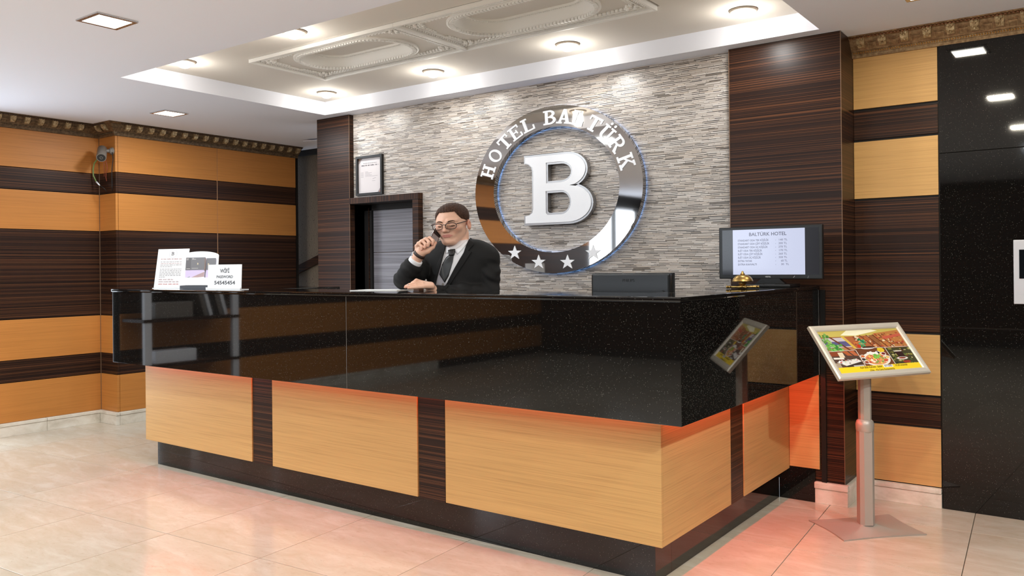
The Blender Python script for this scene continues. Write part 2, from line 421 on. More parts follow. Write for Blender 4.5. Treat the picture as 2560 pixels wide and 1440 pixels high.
# ---- mosaic wall
PX0, PX1, PZ = -4.705, -3.997, 1.758     # doorway portal
wb = MB().box(-4.75, PX0, YM+.006, 4.6, 0, ZC).box(PX1-.03, -1.68, YM+.006, 4.6, 0, ZC).box(PX0, PX1-.03, YM+.006, 4.6, PZ-.02, ZC).build('wall_back', M['mosgrout'])
tag(wb, 'back wall faced with thin stone and glass mosaic strips', kind='structure')
mos = MB(); z = .93; k = 0
LIGHT = [(218, 206, 196), (226, 215, 206), (208, 197, 188), (230, 221, 213), (200, 188, 178), (218, 203, 189)]
DARK = [(62, 57, 54), (84, 77, 72), (50, 47, 46), (100, 93, 88)]
MID = [(160, 148, 137), (174, 162, 150), (146, 134, 122), (184, 176, 170)]
while z < ZC-.004:
    thin = k % 2 == 1
    h = .0031 if thin else rnd.choice((.0064, .0074, .0070)); k += 1
    x = -4.706 - rnd.random()*.08
    while x < -1.694:
        ln = rnd.uniform(.03, .10) if thin else rnd.uniform(.06, .15)
        a, b = max(x, -4.706), min(x+ln, -1.694); x += ln
        if b-a < .004: continue
        if z < PZ-.004:
            if b <= PX1-.001: continue
            a = max(a, PX1-.001)
        t = rnd.random()
        if thin: pal = DARK if t < .44 else (MID if t < .56 else LIGHT)
        else: pal = LIGHT if t < .93 else MID
        cc = rnd.choice(pal); v = rnd.uniform(.86, .95)
        mos.col = srgb(*[min(255, q*v) for q in cc])
        p = rnd.uniform(-.0006, .0006) - (.0006 if thin else 0)
        a += .0007; b -= .0007; z0, z1, y0, y1 = z+.0003, z+h-.0003, YM-p, YM+.007
        mos.add([(a, y0, z0), (b, y0, z0), (b, y0, z1), (a, y0, z1), (a, y1, z0), (b, y1, z0), (b, y1, z1), (a, y1, z1)],
                [(0, 1, 2, 3), (0, 4, 5, 1), (1, 5, 6, 2), (2, 6, 7, 3), (3, 7, 4, 0)])
    z += h
mo = mos.build('mosaic_strips', M['mosaic'], wb); mo['kind'] = 'stuff'

# ---- doorway portal and door beside the left pillar
dr = empty('door_1', (-4.35, 4.5, 0), 'grey laminate door in a deep dark veneer portal', kind='structure')
MB().bbox(PX0, PX1, YPF, YM+.01, PZ-.045, PZ, .0015).build('portal_header', M['zebv'], dr)
MB().bbox(PX1-.056, PX1, YPF, YM+.01, 0, PZ-.046, .0015).build('portal_jamb', M['zeb'], dr)
MB().box(PX0-.01, PX0, YPF+.02, 4.52, 0, PZ-.046).build('reveal_side', M['zeb'], dr)
MB().box(PX1-.056, PX1-.03, YM+.012, 4.52, 0, PZ-.046).build('reveal_side', M['zeb'], dr)
MB().box(PX0, PX1-.03, YPF+.02, 4.52, PZ-.047, PZ-.03).build('reveal_top', M['dark'], dr)
MB().box(PX0, -4.625, 4.49, 4.52, 0, PZ-.047).build('door_stile', M['dark'], dr)
MB().box(PX0, -4.028, 4.49, 4.52, 1.669, PZ-.047).build('door_header', M['dark'], dr)
MB().box(-4.655, -4.648, 4.483, 4.49, 0, 1.69).build('frame_bead', M['zeb'], dr)
MB().bbox(-4.618, -4.05, 4.502, 4.54, 1.346, 1.667, .001).build('door_leaf', M['doorleaf'], dr)
MB().bbox(-4.618, -4.05, 4.502, 4.54, .01, 1.343, .001).build('door_leaf', M['doorleaf'], dr)

# ---- pillars
pl = empty('wall_pillar_left', (-4.89, 4.45, 0), 'slim dark veneered pillar between the stair recess and the mosaic wall', kind='structure')
MB().bbox(-5.072, -4.707, YPF+.006, 4.62, 0, ZC-.001, .0015).build('pillar_shaft', M['zeb'], pl)
MB().box(-4.7075, -4.7045, YPF+.0045, YPF+.0075, .0, ZC-.002).build('edge_trim', M['trim'], pl)
pr = empty('wall_pillar_right', (-1.4, 4.45, 0), 'wide dark veneered pillar between the mosaic wall and the lift wall', kind='structure')
MB().bbox(-1.696, -1.112, YPF, YR+.02, .1, ZC-.001, .0015).build('pillar_shaft', M['zeb'], pr)
MB().box(-1.698, -1.6945, YPF-.002, YPF+.002, .1, ZC-.002).build('edge_trim', M['trim'], pr)
MB().box(-1.1135, -1.1105, YPF-.0015, YPF+.0015, .1, ZC-.002).build('edge_trim', M['trim'], pr)
MB().box(-1.222, -1.198, YPF-.012, YPF+.001, .1, 1.09).build('black_joint', M['black'], pr)

# ---- right wall: panel bay, then black granite slabs round the lift
wr = MB().box(-1.13, 2.3, YR+.012, 4.8, 0, ZC).build('wall_right', M['dark'])
tag(wr, 'right wall with amber and dark panels beside black granite', kind='structure')
ZR = [(.10, .391, 'woodp'), (.391, .556, 'zeb'), (.556, .862, 'woodp'), (.862, 1.56, 'zeb'), (1.56, 1.86, 'woodp'), (1.86, 2.03, 'zeb'), (2.03, 2.32, 'woodp')]
for z0, z1, m in ZR:
    g = 0 if m == 'woodp' else .006
    panel(wr, -1.111, -.7125, YR+(.0 if m == 'woodp' else .004), YR+.02, z0+g, z1-g, m)
for a, b in ((-.706, .35), (.352, 1.3), (1.302, 2.25)):
    for z0, z1 in ((0, .90), (.9015, 1.764), (1.7655, 2.33)):
        MB().bbox(a, b-.001, YR-.008, YR+.02, z0+.0005, z1-.0005, .001).build('granite_slab', M['granite'], wr)
br = empty('baseboard_right', (-1.1, YR, 0), 'cream marble skirting round the right pillar and panel bay', kind='structure')
MB().bbox(-1.255, -1.095, 4.318, YPF+.01, 0, .074, .002).build('marble_piece', M['base'], br)
MB().bbox(-1.258, -1.092, 4.312, YPF+.01, .075, .108, .008).build('marble_cap', M['base'], br)
MB().bbox(-1.115, -1.095, YPF+.0105, YR+.01, 0, .074, .002).build('marble_piece', M['base'], br)
MB().bbox(-1.115, -1.090, YPF+.0105, YR+.01, .075, .104, .008).build('marble_cap', M['base'], br)
MB().bbox(-1.0945, -.71, YR-.018, YR+.01, 0, .070, .002).build('marble_piece', M['base'], br)
MB().bbox(-1.0895, -.71, YR-.024, YR+.01, .071, .097, .008).build('marble_cap', M['base'], br)

# ---- the lobby behind the camera
wx = MB().box(2.25, 2.4, -4.7, 4.8, 0, ZC).build('wall_side', M['zeb']); tag(wx, 'dark veneered side wall of the lobby', kind='structure')
c = MB().box(-6.85, -5.78, -4.6, -4.45, 0, ZC).box(-4.22, 2.4, -4.6, -4.45, 0, ZC).box(-5.78, -4.22, -4.6, -4.45, 0, 1.05).box(-5.78, -4.22, -4.6, -4.45, 2.19, ZC)
wq = c.build('wall_front', M['dark']); tag(wq, 'veneered street wall of the lobby with a window', kind='structure')
for z0, z1, m in ZB:
    for a, b in ((-6.64, -5.79), (-4.21, -2.4), (-2.4, -.4), (-.4, 2.24)) + (((-5.79, -4.21),) if z1 < 1 else ()):
        panel(wq, a+.001, b-.001, -4.455, -4.44, z0, z1, 'zeb')
wn = empty('window_1', (-5.0, -4.5, 1.05), 'tall street window of the lobby', kind='structure')
for x in (-5.76, -5.0, -4.24): MB().box(x-.02, x+.02, -4.56, -4.48, 1.05, 2.19).build('mullion', M['black'], wn)
wn = empty('window_2', (-6.75, -3.4, 1.03), 'side window of the lobby', kind='structure')
for y in (-4.28, -3.4, -2.52): MB().box(-6.78, -6.70, y-.02, y+.02, 1.03, 2.21).build('mullion', M['black'], wn)
dg = empty('door_2', (-6.75, 2.17, 0), 'glazed entrance in the left wall', kind='structure')
for y in (1.76, 2.17, 2.58): MB().box(-6.78, -6.70, y-.02, y+.02, 0, 2.13).build('door_stile', M['black'], dg)

# ---- cornices
def mitre(path, d):
    out = []
    for i, p in enumerate(path):
        p = Vector(p)
        ns = []
        for a, b in ((i-1, i), (i, i+1)):
            if a < 0 or b >= len(path): continue
            t = (Vector(path[b])-Vector(path[a])).normalized(); ns.append(Vector((t.y, -t.x)))
        if len(ns) == 1: out.append(p+ns[0]*d)
        else:
            n = (ns[0]+ns[1]); n /= n.length_squared/2; out.append(p+n*d)
    return out
PROF = [(0, 2.298), (.010, 2.298), (.014, 2.306), (.016, 2.313), (.020, 2.315), (.022, 2.327), (.028, 2.331), (.032, 2.336), (.050, 2.352), (.066, 2.374), (.070, 2.381), (.078, 2.383), (.090, 2.390), (.096, 2.3965), (0, 2.3965)]
def cornice(name, path, label, m, spans, pitch):
    root = empty(name, (path[0][0], path[0][1], 2.298), label, kind='structure')
    b = MB(); rows = [mitre(path, d) for d, z in PROF]; n = len(PROF)
    vs = [(rows[k][i].x, rows[k][i].y, PROF[k][1]) for i in range(len(path)) for k in range(n)]
    fs = [(i*n+k, i*n+(k+1) % n, (i+1)*n+(k+1) % n, (i+1)*n+k) for i in range(len(path)-1) for k in range(n)]
    fs += [tuple(range(n)), tuple(range((len(path)-1)*n, len(path)*n))]
    b.add(vs, fs); b.build('moulding', m, root, fix=True)
    # shared pieces, local x along the wall, y away from it
    q = MB()
    q.add([(sx*w_, y, z_) for sx in (-1, 1) for (w_, y, z_) in ((.015, .034, 2.340), (.016, .056, 2.338), (.018, .078, 2.354), (.0195, .088, 2.384), (.0195, .045, 2.384))],
          [(0, 1, 2, 3, 4), (9, 8, 7, 6, 5), (0, 5, 6, 1), (1, 6, 7, 2), (2, 7, 8, 3), (3, 8, 9, 4), (4, 9, 5, 0)])
    for (x, y, z_, r) in ((-.009, .086, 2.375, .009), (.009, .086, 2.375, .009), (0, .083, 2.366, .0075), (-.009, .074, 2.354, .0075), (.009, .074, 2.354, .0075), (0, .068, 2.345, .0065)):
        q.ball((x, y, z_), (r, r*.6, r), n=6, m=4)
    bm_me = q.mesh('scroll_bracket', M['leafg'])
    q = MB(); ey = Vector((0, .645, .764)); nn = Vector((0, .764, -.645))
    T = Matrix(((1, 0, 0, 0), (0, ey.y, nn.y, .047), (0, ey.z, nn.z, 2.354), (0, 0, 0, 1)))
    for (w_, h0, h1, t0, t1) in ((.031, -.018, .024, 0, .002), (.0255, -.018, .0185, 0, .0045), (.020, -.018, .013, 0, .007)):
        o_ = [(-w_, h0), (-w_, h1), (w_, h1), (w_, h0)]; g = .0035
        i_ = [(-w_+g, h0), (-w_+g, h1-g), (w_-g, h1-g), (w_-g, h0)]
        q.strip(o_, i_, t0, t1, T, closed=False)
    pm = q.mesh('stepped_plaque', m)
    for (p0, p1, off) in spans:
        p0 = Vector(p0); p1 = Vector(p1); t = (p1-p0); L = t.length; t.normalize(); nrm = Vector((t.y, -t.x)); rz = math.atan2(-nrm.x, nrm.y)
        k = off
        while k < L-.02:
            c_ = p0+t*k; inst('scroll_bracket', bm_me, root, (c_.x, c_.y, 0), (0, 0, rz))
            if k+.052 < L-.02:
                c_ = p0+t*(k+pitch/2); inst('stepped_plaque', pm, root, (c_.x, c_.y, 0), (0, 0, rz))
            k += pitch
        bd = MB(); rp = MB(); T = Matrix.Translation((p0.x, p0.y, 0)) @ Matrix(((t.x, nrm.x, 0, 0), (t.y, nrm.y, 0, 0), (0, 0, 1, 0), (0, 0, 0, 1)))
        k = .012
        while k < L-.01:
            bd.ball((k, .024, 2.321), (.0042, .004, .005), T, n=6, m=4); k += .0115
        k = .01
        while k < L-.01:
            rp.ball((k, .089, 2.386), (.010, .006, .0058), T @ Matrix.Translation((k, .089, 2.386)) @ Matrix.Rotation(.6, 4, 'Y') @ Matrix.Translation((-k, -.089, -2.386)), n=6, m=4); k += .0165
        x = bd.build('bead_row', M['beadg'] if m is M['cornR'] else m, root, fix=True); x['kind'] = 'stuff'
        x = rp.build('rope_moulding', M['rope'] if m is M['cornR'] else M['ropeL'], root, fix=True); x['kind'] = 'stuff'
    return root
cornice('trim_1', [(XA, -2.0), (XA, YJ), (XB, YJ), (XB, 5.235)], 'ornate aged bronze cornice along the left wall', M['cornL'],
        [((XA, .9), (XA, YJ-.06), .062), ((XA+.06, YJ), (XB, YJ), .05), ((XB, YJ), (XB, 5.235), .07)], .0996)
cornice('trim_2', [(-1.112, YR), (2.25, YR)], 'ornate gilded cornice above the panel bay and granite', M['cornR'], [((-1.112, YR), (.4, YR), .056)], .1035)

# ---- stucco medallion panels in the coffer
def stadium(a, b, zl=None, A=None, B=None, n=24):
    """outline of a stadium; with A, B also the matching points on the surrounding rectangle"""
    st = []; rc = []
    ths = sorted(set([-PI/2+PI*i/n for i in range(n+1)] + ([math.atan2(B, A-(a-b)), -math.atan2(B, A-(a-b))] if A else [])))
    for sgn in (1, -1):
        for th in ths:
            cx_, dx, dy = sgn*(a-b), sgn*math.cos(th), sgn*math.sin(th)
            st.append((cx_+b*dx, b*dy))
            if A:
                ts = []
                if abs(dx) > 1e-6: ts.append((A-(a-b))/abs(dx))
                if abs(dy) > 1e-6: ts.append(B/abs(dy))
                t = min(ts); rc.append((cx_+t*dx, t*dy))
    return (st, rc) if A else st
def medallion(cx_, label):
    A, B = .606, .303
    cy_ = (my0+my1)/2
    root = empty('stucco_medallion', (cx_, cy_, ZCOF), label, 'ceiling panel', 'stucco medallions in the coffer')
    D = Matrix.Translation((cx_, cy_, 0))
    st, rc = stadium(.425, .222, A=A, B=B)
    q = MB(); n = len(st)
    q.add([(p[0], p[1], 2.4975) for p in st]+[(p[0], p[1], 2.4975) for p in rc]+[(p[0], p[1], 2.515) for p in rc],
          [(i, (i+1) % n, n+(i+1) % n, n+i) for i in range(n)]+[(n+i, n+(i+1) % n, 2*n+(i+1) % n, 2*n+i) for i in range(n)])
    q.v = [tuple(D @ Vector(v)) for v in q.v]
    q.build('field_plate', M['coffer'], root, fix=True)
    # coved oval rising to the inner plate
    rings = [(.430, .227, 2.4975), (.430, .227, 2.4885), (.421, .218, 2.4865), (.414, .211, 2.4915), (.398, .195, 2.4935), (.388, .186, 2.500), (.374, .172, 2.521), (.356, .156, 2.538), (.344, .146, 2.545), (.336, .139, 2.547), (.334, .137, 2.540), (.326, .130, 2.540), (.324, .128, 2.552)]
    q = MB(); rows = [[(p[0], p[1], z_) for p in stadium(a, b)] for a, b, z_ in rings]; n = len(rows[0])
    q.add([v for r in rows for v in r], [(k*n+i, k*n+(i+1) % n, (k+1)*n+(i+1) % n, (k+1)*n+i) for k in range(len(rows)-1) for i in range(n)])
    q.v = [tuple(D @ Vector(v)) for v in q.v]
    q.build('oval_cove', M['stucco'], root, smooth='auto', fix=True)
    q = MB().prism([p for p in stadium(.326, .130)], 2.551, 2.556, D); q.build('centre_plate', M['coffer'], root)
    # dentils round the rim, beads round the inner ring
    def along(a, b, step):
        L = 4*(a-b)+2*PI*b; k = 0; out = []
        m_ = int(L/step)
        for i in range(m_):
            s_ = L*i/m_
            if s_ < 2*(a-b): out.append((-(a-b)+s_, -b, -PI/2))
            elif s_ < 2*(a-b)+PI*b: t = -PI/2+(s_-2*(a-b))/b; out.append(((a-b)+b*math.cos(t), b*math.sin(t), t))
            elif s_ < 4*(a-b)+PI*b: out.append(((a-b)-(s_-2*(a-b)-PI*b), b, PI/2))
            else: t = PI/2+(s_-4*(a-b)-PI*b)/b; out.append((-(a-b)+b*math.cos(t), b*math.sin(t), t))
        return out
    q = MB()
    for x, y, t in along(.405, .202, .0215):
        q.T = D @ Matrix.Translation((x, y, 0)) @ Matrix.Rotation(t, 4, 'Z'); q.box(-.010, .010, -.0076, .0076, 2.4815, 2.4945)
    x = q.build('dentil_ring', M['stucco'], root); x['kind'] = 'stuff'
    q = MB()
    for x, y, t in along(.339, .142, .0125):
        q.T = D @ Matrix.Translation((x, y, 0)); q.ball((0, 0, 2.541), .0045, n=6, m=4)
    x = q.build('bead_ring', M['stucco'], root); x['kind'] = 'stuff'
    # stepped frame with twisted ribbon
    for (w0, w1, h) in ((.0, .012, 2.476), (.012, .020, 2.484), (.052, .060, 2.487)):
        q = MB(); o_ = [(-A+w0, -B+w0), (A-w0, -B+w0), (A-w0, B-w0), (-A+w0, B-w0)]; i_ = [(-A+w1, -B+w1), (A-w1, -B+w1), (A-w1, B-w1), (-A+w1, B-w1)]
        q.strip(o_, i_, h, 2.4985, D); q.build('frame_moulding', M['stucco'], root, fix=True)
    q = MB()
    for (ln, off, rz) in ((2*A, B, 0), (2*A, B, PI), (2*B, A, PI/2), (2*B, A, -PI/2)):
        k = -ln/2+.05
        while k < ln/2-.05:
            q.T = D @ Matrix.Rotation(rz, 4, 'Z') @ Matrix.Translation((k, off-.036, 2.4925)) @ Matrix.Rotation(.7, 4, 'Z'); q.box(-.011, .011, -.004, .004, -.005, .006); k += .018
    x = q.build('ribbon_moulding', M['stucco'], root); x['kind'] = 'stuff'
    # leaf sprays in the corners
    for sx in (-1, 1):
        for sy in (-1, 1):
            q = MB(); q.T = D @ Matrix.Translation((sx*(A-.085), sy*(B-.085), 2.4945)) @ Matrix.Diagonal((sx*1.18, sy*1.18, 1.25, 1))
            rr = random.Random(3)
            for _ in range(9): q.ball((rr.uniform(-.035, .02), rr.uniform(-.035, .02), -.002), (.010, .010, .0085), n=6, m=4)
            for i in range(8):
                q.ball((-.045-.021*i, .012+.001*i, 0), (.013, .0065-.0003*i, .006), n=6, m=4)
                q.ball((-.040-.021*i, .001+.001*i, 0), (.011, .005-.0003*i, .005), n=6, m=4)
                if i < 6:
                    q.ball((.012+.001*i, -.045-.019*i, 0), (.0065-.0003*i, .013, .006), n=6, m=4)
                    q.ball((.001+.001*i, -.040-.019*i, 0), (.005-.0003*i, .011, .005), n=6, m=4)
            q.build('leaf_spray', M['stucco'], root, smooth=True, fix=True)
medallion(-3.633, 'oblong stucco ceiling medallion, the one by the coffer end over the doorway')
medallion(-2.419, 'oblong stucco ceiling medallion, the one by the coffer end over the wide pillar')

# ---- recessed square lamps in the flat ceiling
def square_lamp(x, y, label, power=13, col=(.87, .95, .99)):
    root = empty('recessed_ceiling_lamp', (x, y, ZC), label, 'ceiling lamp', 'square recessed ceiling lamps')
    b = MB(); s_ = .098
    b.strip([(-s_, -s_), (s_, -s_), (s_, s_), (-s_, s_)], [(-.079, -.079), (.079, -.079), (.079, .079), (-.079, .079)], ZC-.007, ZC+.001, Matrix.Translation((x, y, 0)))
    b.build('rim', M['steel'], root, fix=True)
    MB().bbox(x-.0785, x+.0785, y-.0785, y+.0785, ZC-.005, ZC+.002, .002).build('diffuser', M['lampglow'], root)
    area_light('lamp_light', (x, y, ZC-.012), (.15, .15), power, col, (0, 0, 0), root)
square_lamp(-3.81, 2.006, 'lit square recessed lamp between the coffer and the street side')
square_lamp(-5.69, 3.46, 'lit square recessed lamp near the bronze cornice', 9)
for x, y, pw in ((-.65, 3.94, 3.5), (-.65, 2.39, 12), (-.65, .80, 12)):
    square_lamp(x, y, 'warm square recessed lamp in the row mirrored by the black granite', pw, (1, .92, .74))
for x, y, pw in ((-.65, -.8, 22), (-2.2, .3, 8), (-3.81, .2, 8), (-3.81, -1.6, 22), (-2.2, -1.6, 22), (-5.4, 1.2, 22), (-5.4, -.6, 14), (1.0, 2.39, 36), (1.0, .8, 34)):  # unseen lamps added to brighten floor and ceiling; the first continues the mirrored row
    square_lamp(x, y, 'unseen cool square recessed lamp added for fill over the open lobby floor', pw)

# ---- crystal spotlights in the coffer
ring = MB().lathe([(.050, -.001), (.068, -.001), (.070, -.006), (.064, -.011), (.052, -.010), (.046, -.004), (.046, .004)], n=28, cap=False).mesh('ring', M['alug'], True)
q = MB().lathe([(.012, .004), (.046, -.002), (.046, -.012), (.040, -.026), (.026, -.037), (.012, -.041), (.0001, -.042)], n=10, cap=False)
cry = q.mesh('crystal', M['crystal'])
spots = [(-4.60, 4.03, 'the one above the doorway'), (-3.567, 4.025, 'the one nearest the framed certificate'), (-2.53, 4.015, 'the one over the letter ring'), (-1.498, 4.027, 'the one by the wide dark pillar'),
         (-4.585, 2.89, 'half hidden by the coffer lip at its corner'), (-3.55, 2.885, 'half hidden by the long coffer lip')]
for x, y, d in spots:
    root = empty('crystal_spotlight', (x, y, ZCOF), 'round crystal spotlight in the coffer, '+d, 'spotlight', 'crystal spotlights in the coffer')
    inst('ring', ring, root, (x, y, ZCOF)); inst('crystal', cry, root, (x, y, ZCOF))
    ld = bpy.data.lights.new('spot_light', 'SPOT'); ld.energy = 8; ld.color = (.88, .95, 1); ld.spot_size = 2.95; ld.spot_blend = .5; ld.shadow_soft_size = .04
    lo = bpy.data.objects.new('spot_light', ld); COL.objects.link(lo); lo.parent = root; lo.location = (0, 0, -.05)
    ld = bpy.data.lights.new('halo_light', 'POINT'); ld.energy = 1.8; ld.color = (1, .95, .86); ld.shadow_soft_size = .04
    lo = bpy.data.objects.new('halo_light', ld); COL.objects.link(lo); lo.parent = root; lo.location = (0, 0, -.085)

# ---- open ceiling hatch by the stair recess
h = MB().prism([(-5.93, 4.915), (-5.74, 4.95), (-5.74, 5.09), (-5.90, 5.075)], ZC-.018, ZC-.012).build('ceiling_hatch', M['plaster'])
tag(h, 'thin ceiling hatch panel hanging slightly open beside the slim pillar', 'hatch')
# ================================================================== reception counter
YK, XK, YW, XW, YG, XG = 2.88, -1.44, 2.825, -1.385, 2.668, -1.228
ZT = 1.11; XL = -5.035
ct = empty('reception_counter', (-3.2, 3.0, 0), 'L-shaped reception counter in black granite over amber wood with red underglow', 'reception counter')
# plinth
MB().box(-4.90, XK, YK, 3.02, 0, .168).build('plinth', M['granite'], ct)
MB().box(-1.53, XK, 3.021, 4.322, 0, .168).build('plinth', M['granite'], ct)
MB().box(-1.439, -1.2555, 4.323, 4.333, 0, .170).build('plinth', M['granite'], ct)
# carcass
MB().box(-4.93, XW-.012, YW+.012, 3.0, .16, ZT-.0185).build('carcass', M['blackm'], ct)
MB().box(-1.54, XW-.012, 3.001, 4.32,   .16, ZT-.0185).build('carcass', M['blackm'], ct)
for a, b in ((-4.9, -3.2), (-2.3, -1.63)): MB().box(a, b, 3.001, 3.55, .71, .74).build('inner_desk', M['zeb'], ct)
# amber panels with dark upright strips between them
for a, b in ((-4.935, -3.863), (-3.684, -2.625), (-2.453, XW)):
    MB().bbox(a, b, YW, YW+.014, .16, .72, .001).build('amber_panel', M['woodp'], ct)
for a, b in ((-3.861, -3.686), (-2.623, -2.455)):
    MB().bbox(a+.004, b-.004, YW+.004, YW+.013, .155, .72, .001).build('dark_strip', M['zeb'], ct)
for a, b in ((YW+.0145, 3.515), (3.677, 4.322)):
    MB().bbox(XW-.014, XW, a, b, .16, .72, .001).build('amber_panel', M['woodp'], ct)
MB().bbox(XW-.013, XW-.004, 3.519, 3.673, .155, .72, .001).build('dark_strip', M['zeb'], ct)
MB().bbox(XW+.001, -1.232, 4.3225, 4.333, .172, .72, .001).build('amber_panel', M['woodp'], ct)
MB().box(-4.94, -4.935, YW, 3.0, .16, .72).build('end_panel', M['woodp'], ct)
# granite fascia
for a, b in ((XL, -2.926), (-2.924, XG)):
    MB().bbox(a, b, YG, YG+.02, .657, ZT-.0185, .001).build('granite_panel', M['granite'], ct)
MB().bbox(XG-.02, XG, YG+.0205, 4.333, .657, ZT-.0185, .001).build('granite_panel', M['granite'], ct)
MB().bbox(XL, XL+.02, YG+.0205, 3.0, .657, ZT-.0185, .001).build('granite_panel', M['granite'], ct)
MB().box(XG-.003, XG+.002, 4.318, 4.333, .657, 1.09).build('end_edge', M['steel'], ct)
MB().box(-2.926, -2.924, YG+.0005, YG+.006, .657, 1.09).build('joint_line', M['joint'], ct)
# soffit over the light slot
MB().box(XL+.021, XG-.021, YG+.0205, YW, .722, .73).build('soffit', M['blackm'], ct)
MB().box(XW, XG-.021, YW+.001, 4.32, .722, .73).build('soffit', M['blackm'], ct)
# worktop
MB().bbox(XL-.006, XG+.004, YG-.006, 3.08, ZT-.018, ZT, .006).build('worktop_slab', M['granite'], ct)
MB().bbox(-1.545, XG+.004, 3.0805, 4.333, ZT-.018, ZT, .006).build('worktop_slab', M['granite'], ct)
MB().bbox(-4.98, -4.0, 3.0805, 3.6, ZT-.020, ZT-.002, .004).build('worktop_slab', M['granite'], ct)
# red-orange light strips tucked under the overhang
MB().box(-4.92, XW, YW-.014, YW-.005, .712, .72).build('light_strip', M['led'], ct)
MB().box(XW+.005, XW+.014, YW+.02, 4.15, .712, .72).build('light_strip', M['led'], ct)
area_light('underglow_front', (-3.15, YW-.010, .708), (3.5, .008), 4.8, (1, .055, .02), (0, 0, 0), ct)
area_light('underglow_side', (XW+.012, 3.48, .708), (.008, 1.28), 4.2, (1, .055, .02), (0, 0, 0), ct)
# ================================================================== lettering helpers
TW = lambda x, y, z: Matrix(((1, 0, 0, x), (0, 0, -1, y), (0, 1, 0, z), (0, 0, 0, 1)))   # local xy on a wall facing -Y, local z towards the room
def ell(cx_, cy_, rx, ry, a0, a1, n=14):
    return [(cx_+rx*math.cos(a0+(a1-a0)*i/n), cy_+ry*math.sin(a0+(a1-a0)*i/n)) for i in range(n+1)]
def R_(x0, x1, y0, y1): return ('p', [(x0, y0), (x1, y0), (x1, y1), (x0, y1)])
def bowl(cx_, cy_, rx, ry, t, tv, a0=-PI/2, a1=PI/2): return ('s', ell(cx_, cy_, rx, ry, a0, a1), ell(cx_, cy_, rx-t, ry-tv, a0, a1))
GLYPH = {
 'H': [R_(.13, .33, 0, 1), R_(.67, .87, 0, 1), R_(.33, .67, .44, .57)]+[R_(a, b, c_, d) for a, b in ((0, .45), (.55, 1)) for c_, d in ((0, .12), (.88, 1))],
 'O': [('s', ell(.5, .5, .47, .52, 0, 2*PI, 32)[:-1], ell(.5, .5, .28, .39, 0, 2*PI, 32)[:-1], True)],
 'T': [R_(.39, .61, .0, 1), R_(.02, .98, .87, 1), R_(.02, .13, .68, .88), R_(.87, .98, .68, .88), R_(.25, .75, 0, .12)],
 'E': [R_(.12, .32, 0, 1), R_(0, .9, 0, .12), R_(0, .87, .88, 1), R_(.3, .6, .45, .56), R_(.54, .64, .35, .66), R_(.79, .90, .0, .32), R_(.77, .87, .72, 1)],
 'L': [R_(.13, .34, 0, 1), R_(0, .48, .88, 1), R_(0, .9, 0, .12), R_(.79, .90, 0, .36)],
 'B': [R_(.13, .33, 0, 1), R_(0, .5, .88, 1), R_(0, .5, 0, .12), R_(.3, .5, .46, .57), bowl(.48, .745, .36, .255, .19, .125), bowl(.5, .29, .42, .29, .20, .135)],
 'A': [('p', [(.10, 0), (.27, 0), (.56, .88), (.60, 1), (.40, 1)]), ('p', [(.70, 0), (.93, 0), (.60, 1), (.42, 1)]), R_(.25, .75, .27, .38), R_(-.02, .40, 0, .12), R_(.58, 1.03, 0, .12)],
 'U': [R_(.12, .33, .32, .9), R_(.68, .84, .32, .9), R_(0, .45, .84, .95), R_(.55, .98, .84, .95), ('s', ell(.48, .34, .36, .35, PI, 2*PI), ell(.505, .34, .175, .22, PI, 2*PI)),
       ('p', ell(.33, 1.13, .085, .095, 0, 2*PI, 14)[:-1]), ('p', ell(.66, 1.13, .085, .095, 0, 2*PI, 14)[:-1])],
 'R': [R_(.13, .33, 0, 1), R_(0, .5, .88, 1), R_(0, .45, 0, .12), R_(.3, .5, .42, .54), bowl(.48, .71, .38, .29, .19, .125), ('p', [(.45, .45), (.62, .46), (.94, .06), (.94, 0), (.72, 0)]), R_(.70, 1.02, 0, .11)],
 'K': [R_(.13, .33, 0, 1), R_(0, .46, .88, 1), R_(0, .46, 0, .12), ('p', [(.30, .36), (.30, .52), (.70, .92), (.86, .92)]), ('p', [(.42, .52), (.56, .62), (.94, .08), (.70, .06)]), R_(.58, .98, .88, 1), R_(.60, 1.02, 0, .12)],
}
def glyph(ch, T, h0, h1, mb=None):
    b = mb or MB()
    for i, p in enumerate(GLYPH[ch]):
        e = i*.00008
        if p[0] == 'p': b.prism(p[1], h0, h1+e, T)
        else: b.strip(p[1], p[2], h0, h1+e, T, closed=len(p) > 3)
    return b

# ================================================================== hotel sign: steel ring with letters and stars
RC = (-2.848, 1.706); SQ = .8387; YF = 4.333
ring_root = empty('ring_sign', (RC[0], YM, RC[1]), 'polished steel ring sign with white letters and four stars on mosaic wall', 'sign')
def oval(r, n=96): return [(r*math.cos(2*PI*i/n), r*SQ*math.sin(2*PI*i/n)) for i in range(n)]
TR = TW(RC[0], YF, RC[1])
MB().strip(oval(.626), oval(.4705), -.042, 0, TR).build('ring', M['chrome'], ring_root, smooth='auto', fix=True)
MB().strip(oval(.4775), oval(.4745), -.0475, -.043, TR).build('light_strip', M['ledb'], ring_root, fix=True)
MB().strip(oval(.621), oval(.618), -.0475, -.043, TR).build('light_strip', M['ledb'], ring_root, fix=True)
for i in range(6):
    a = 2*PI*i/6+.3; x, z = RC[0]+.55*math.cos(a), RC[1]+.55*SQ*math.sin(a)
    MB().box(x-.01, x+.01, YF+.04, YM+.004, z-.01, z+.01).build('spacer', M['steel'], ring_root)
CAP = .107
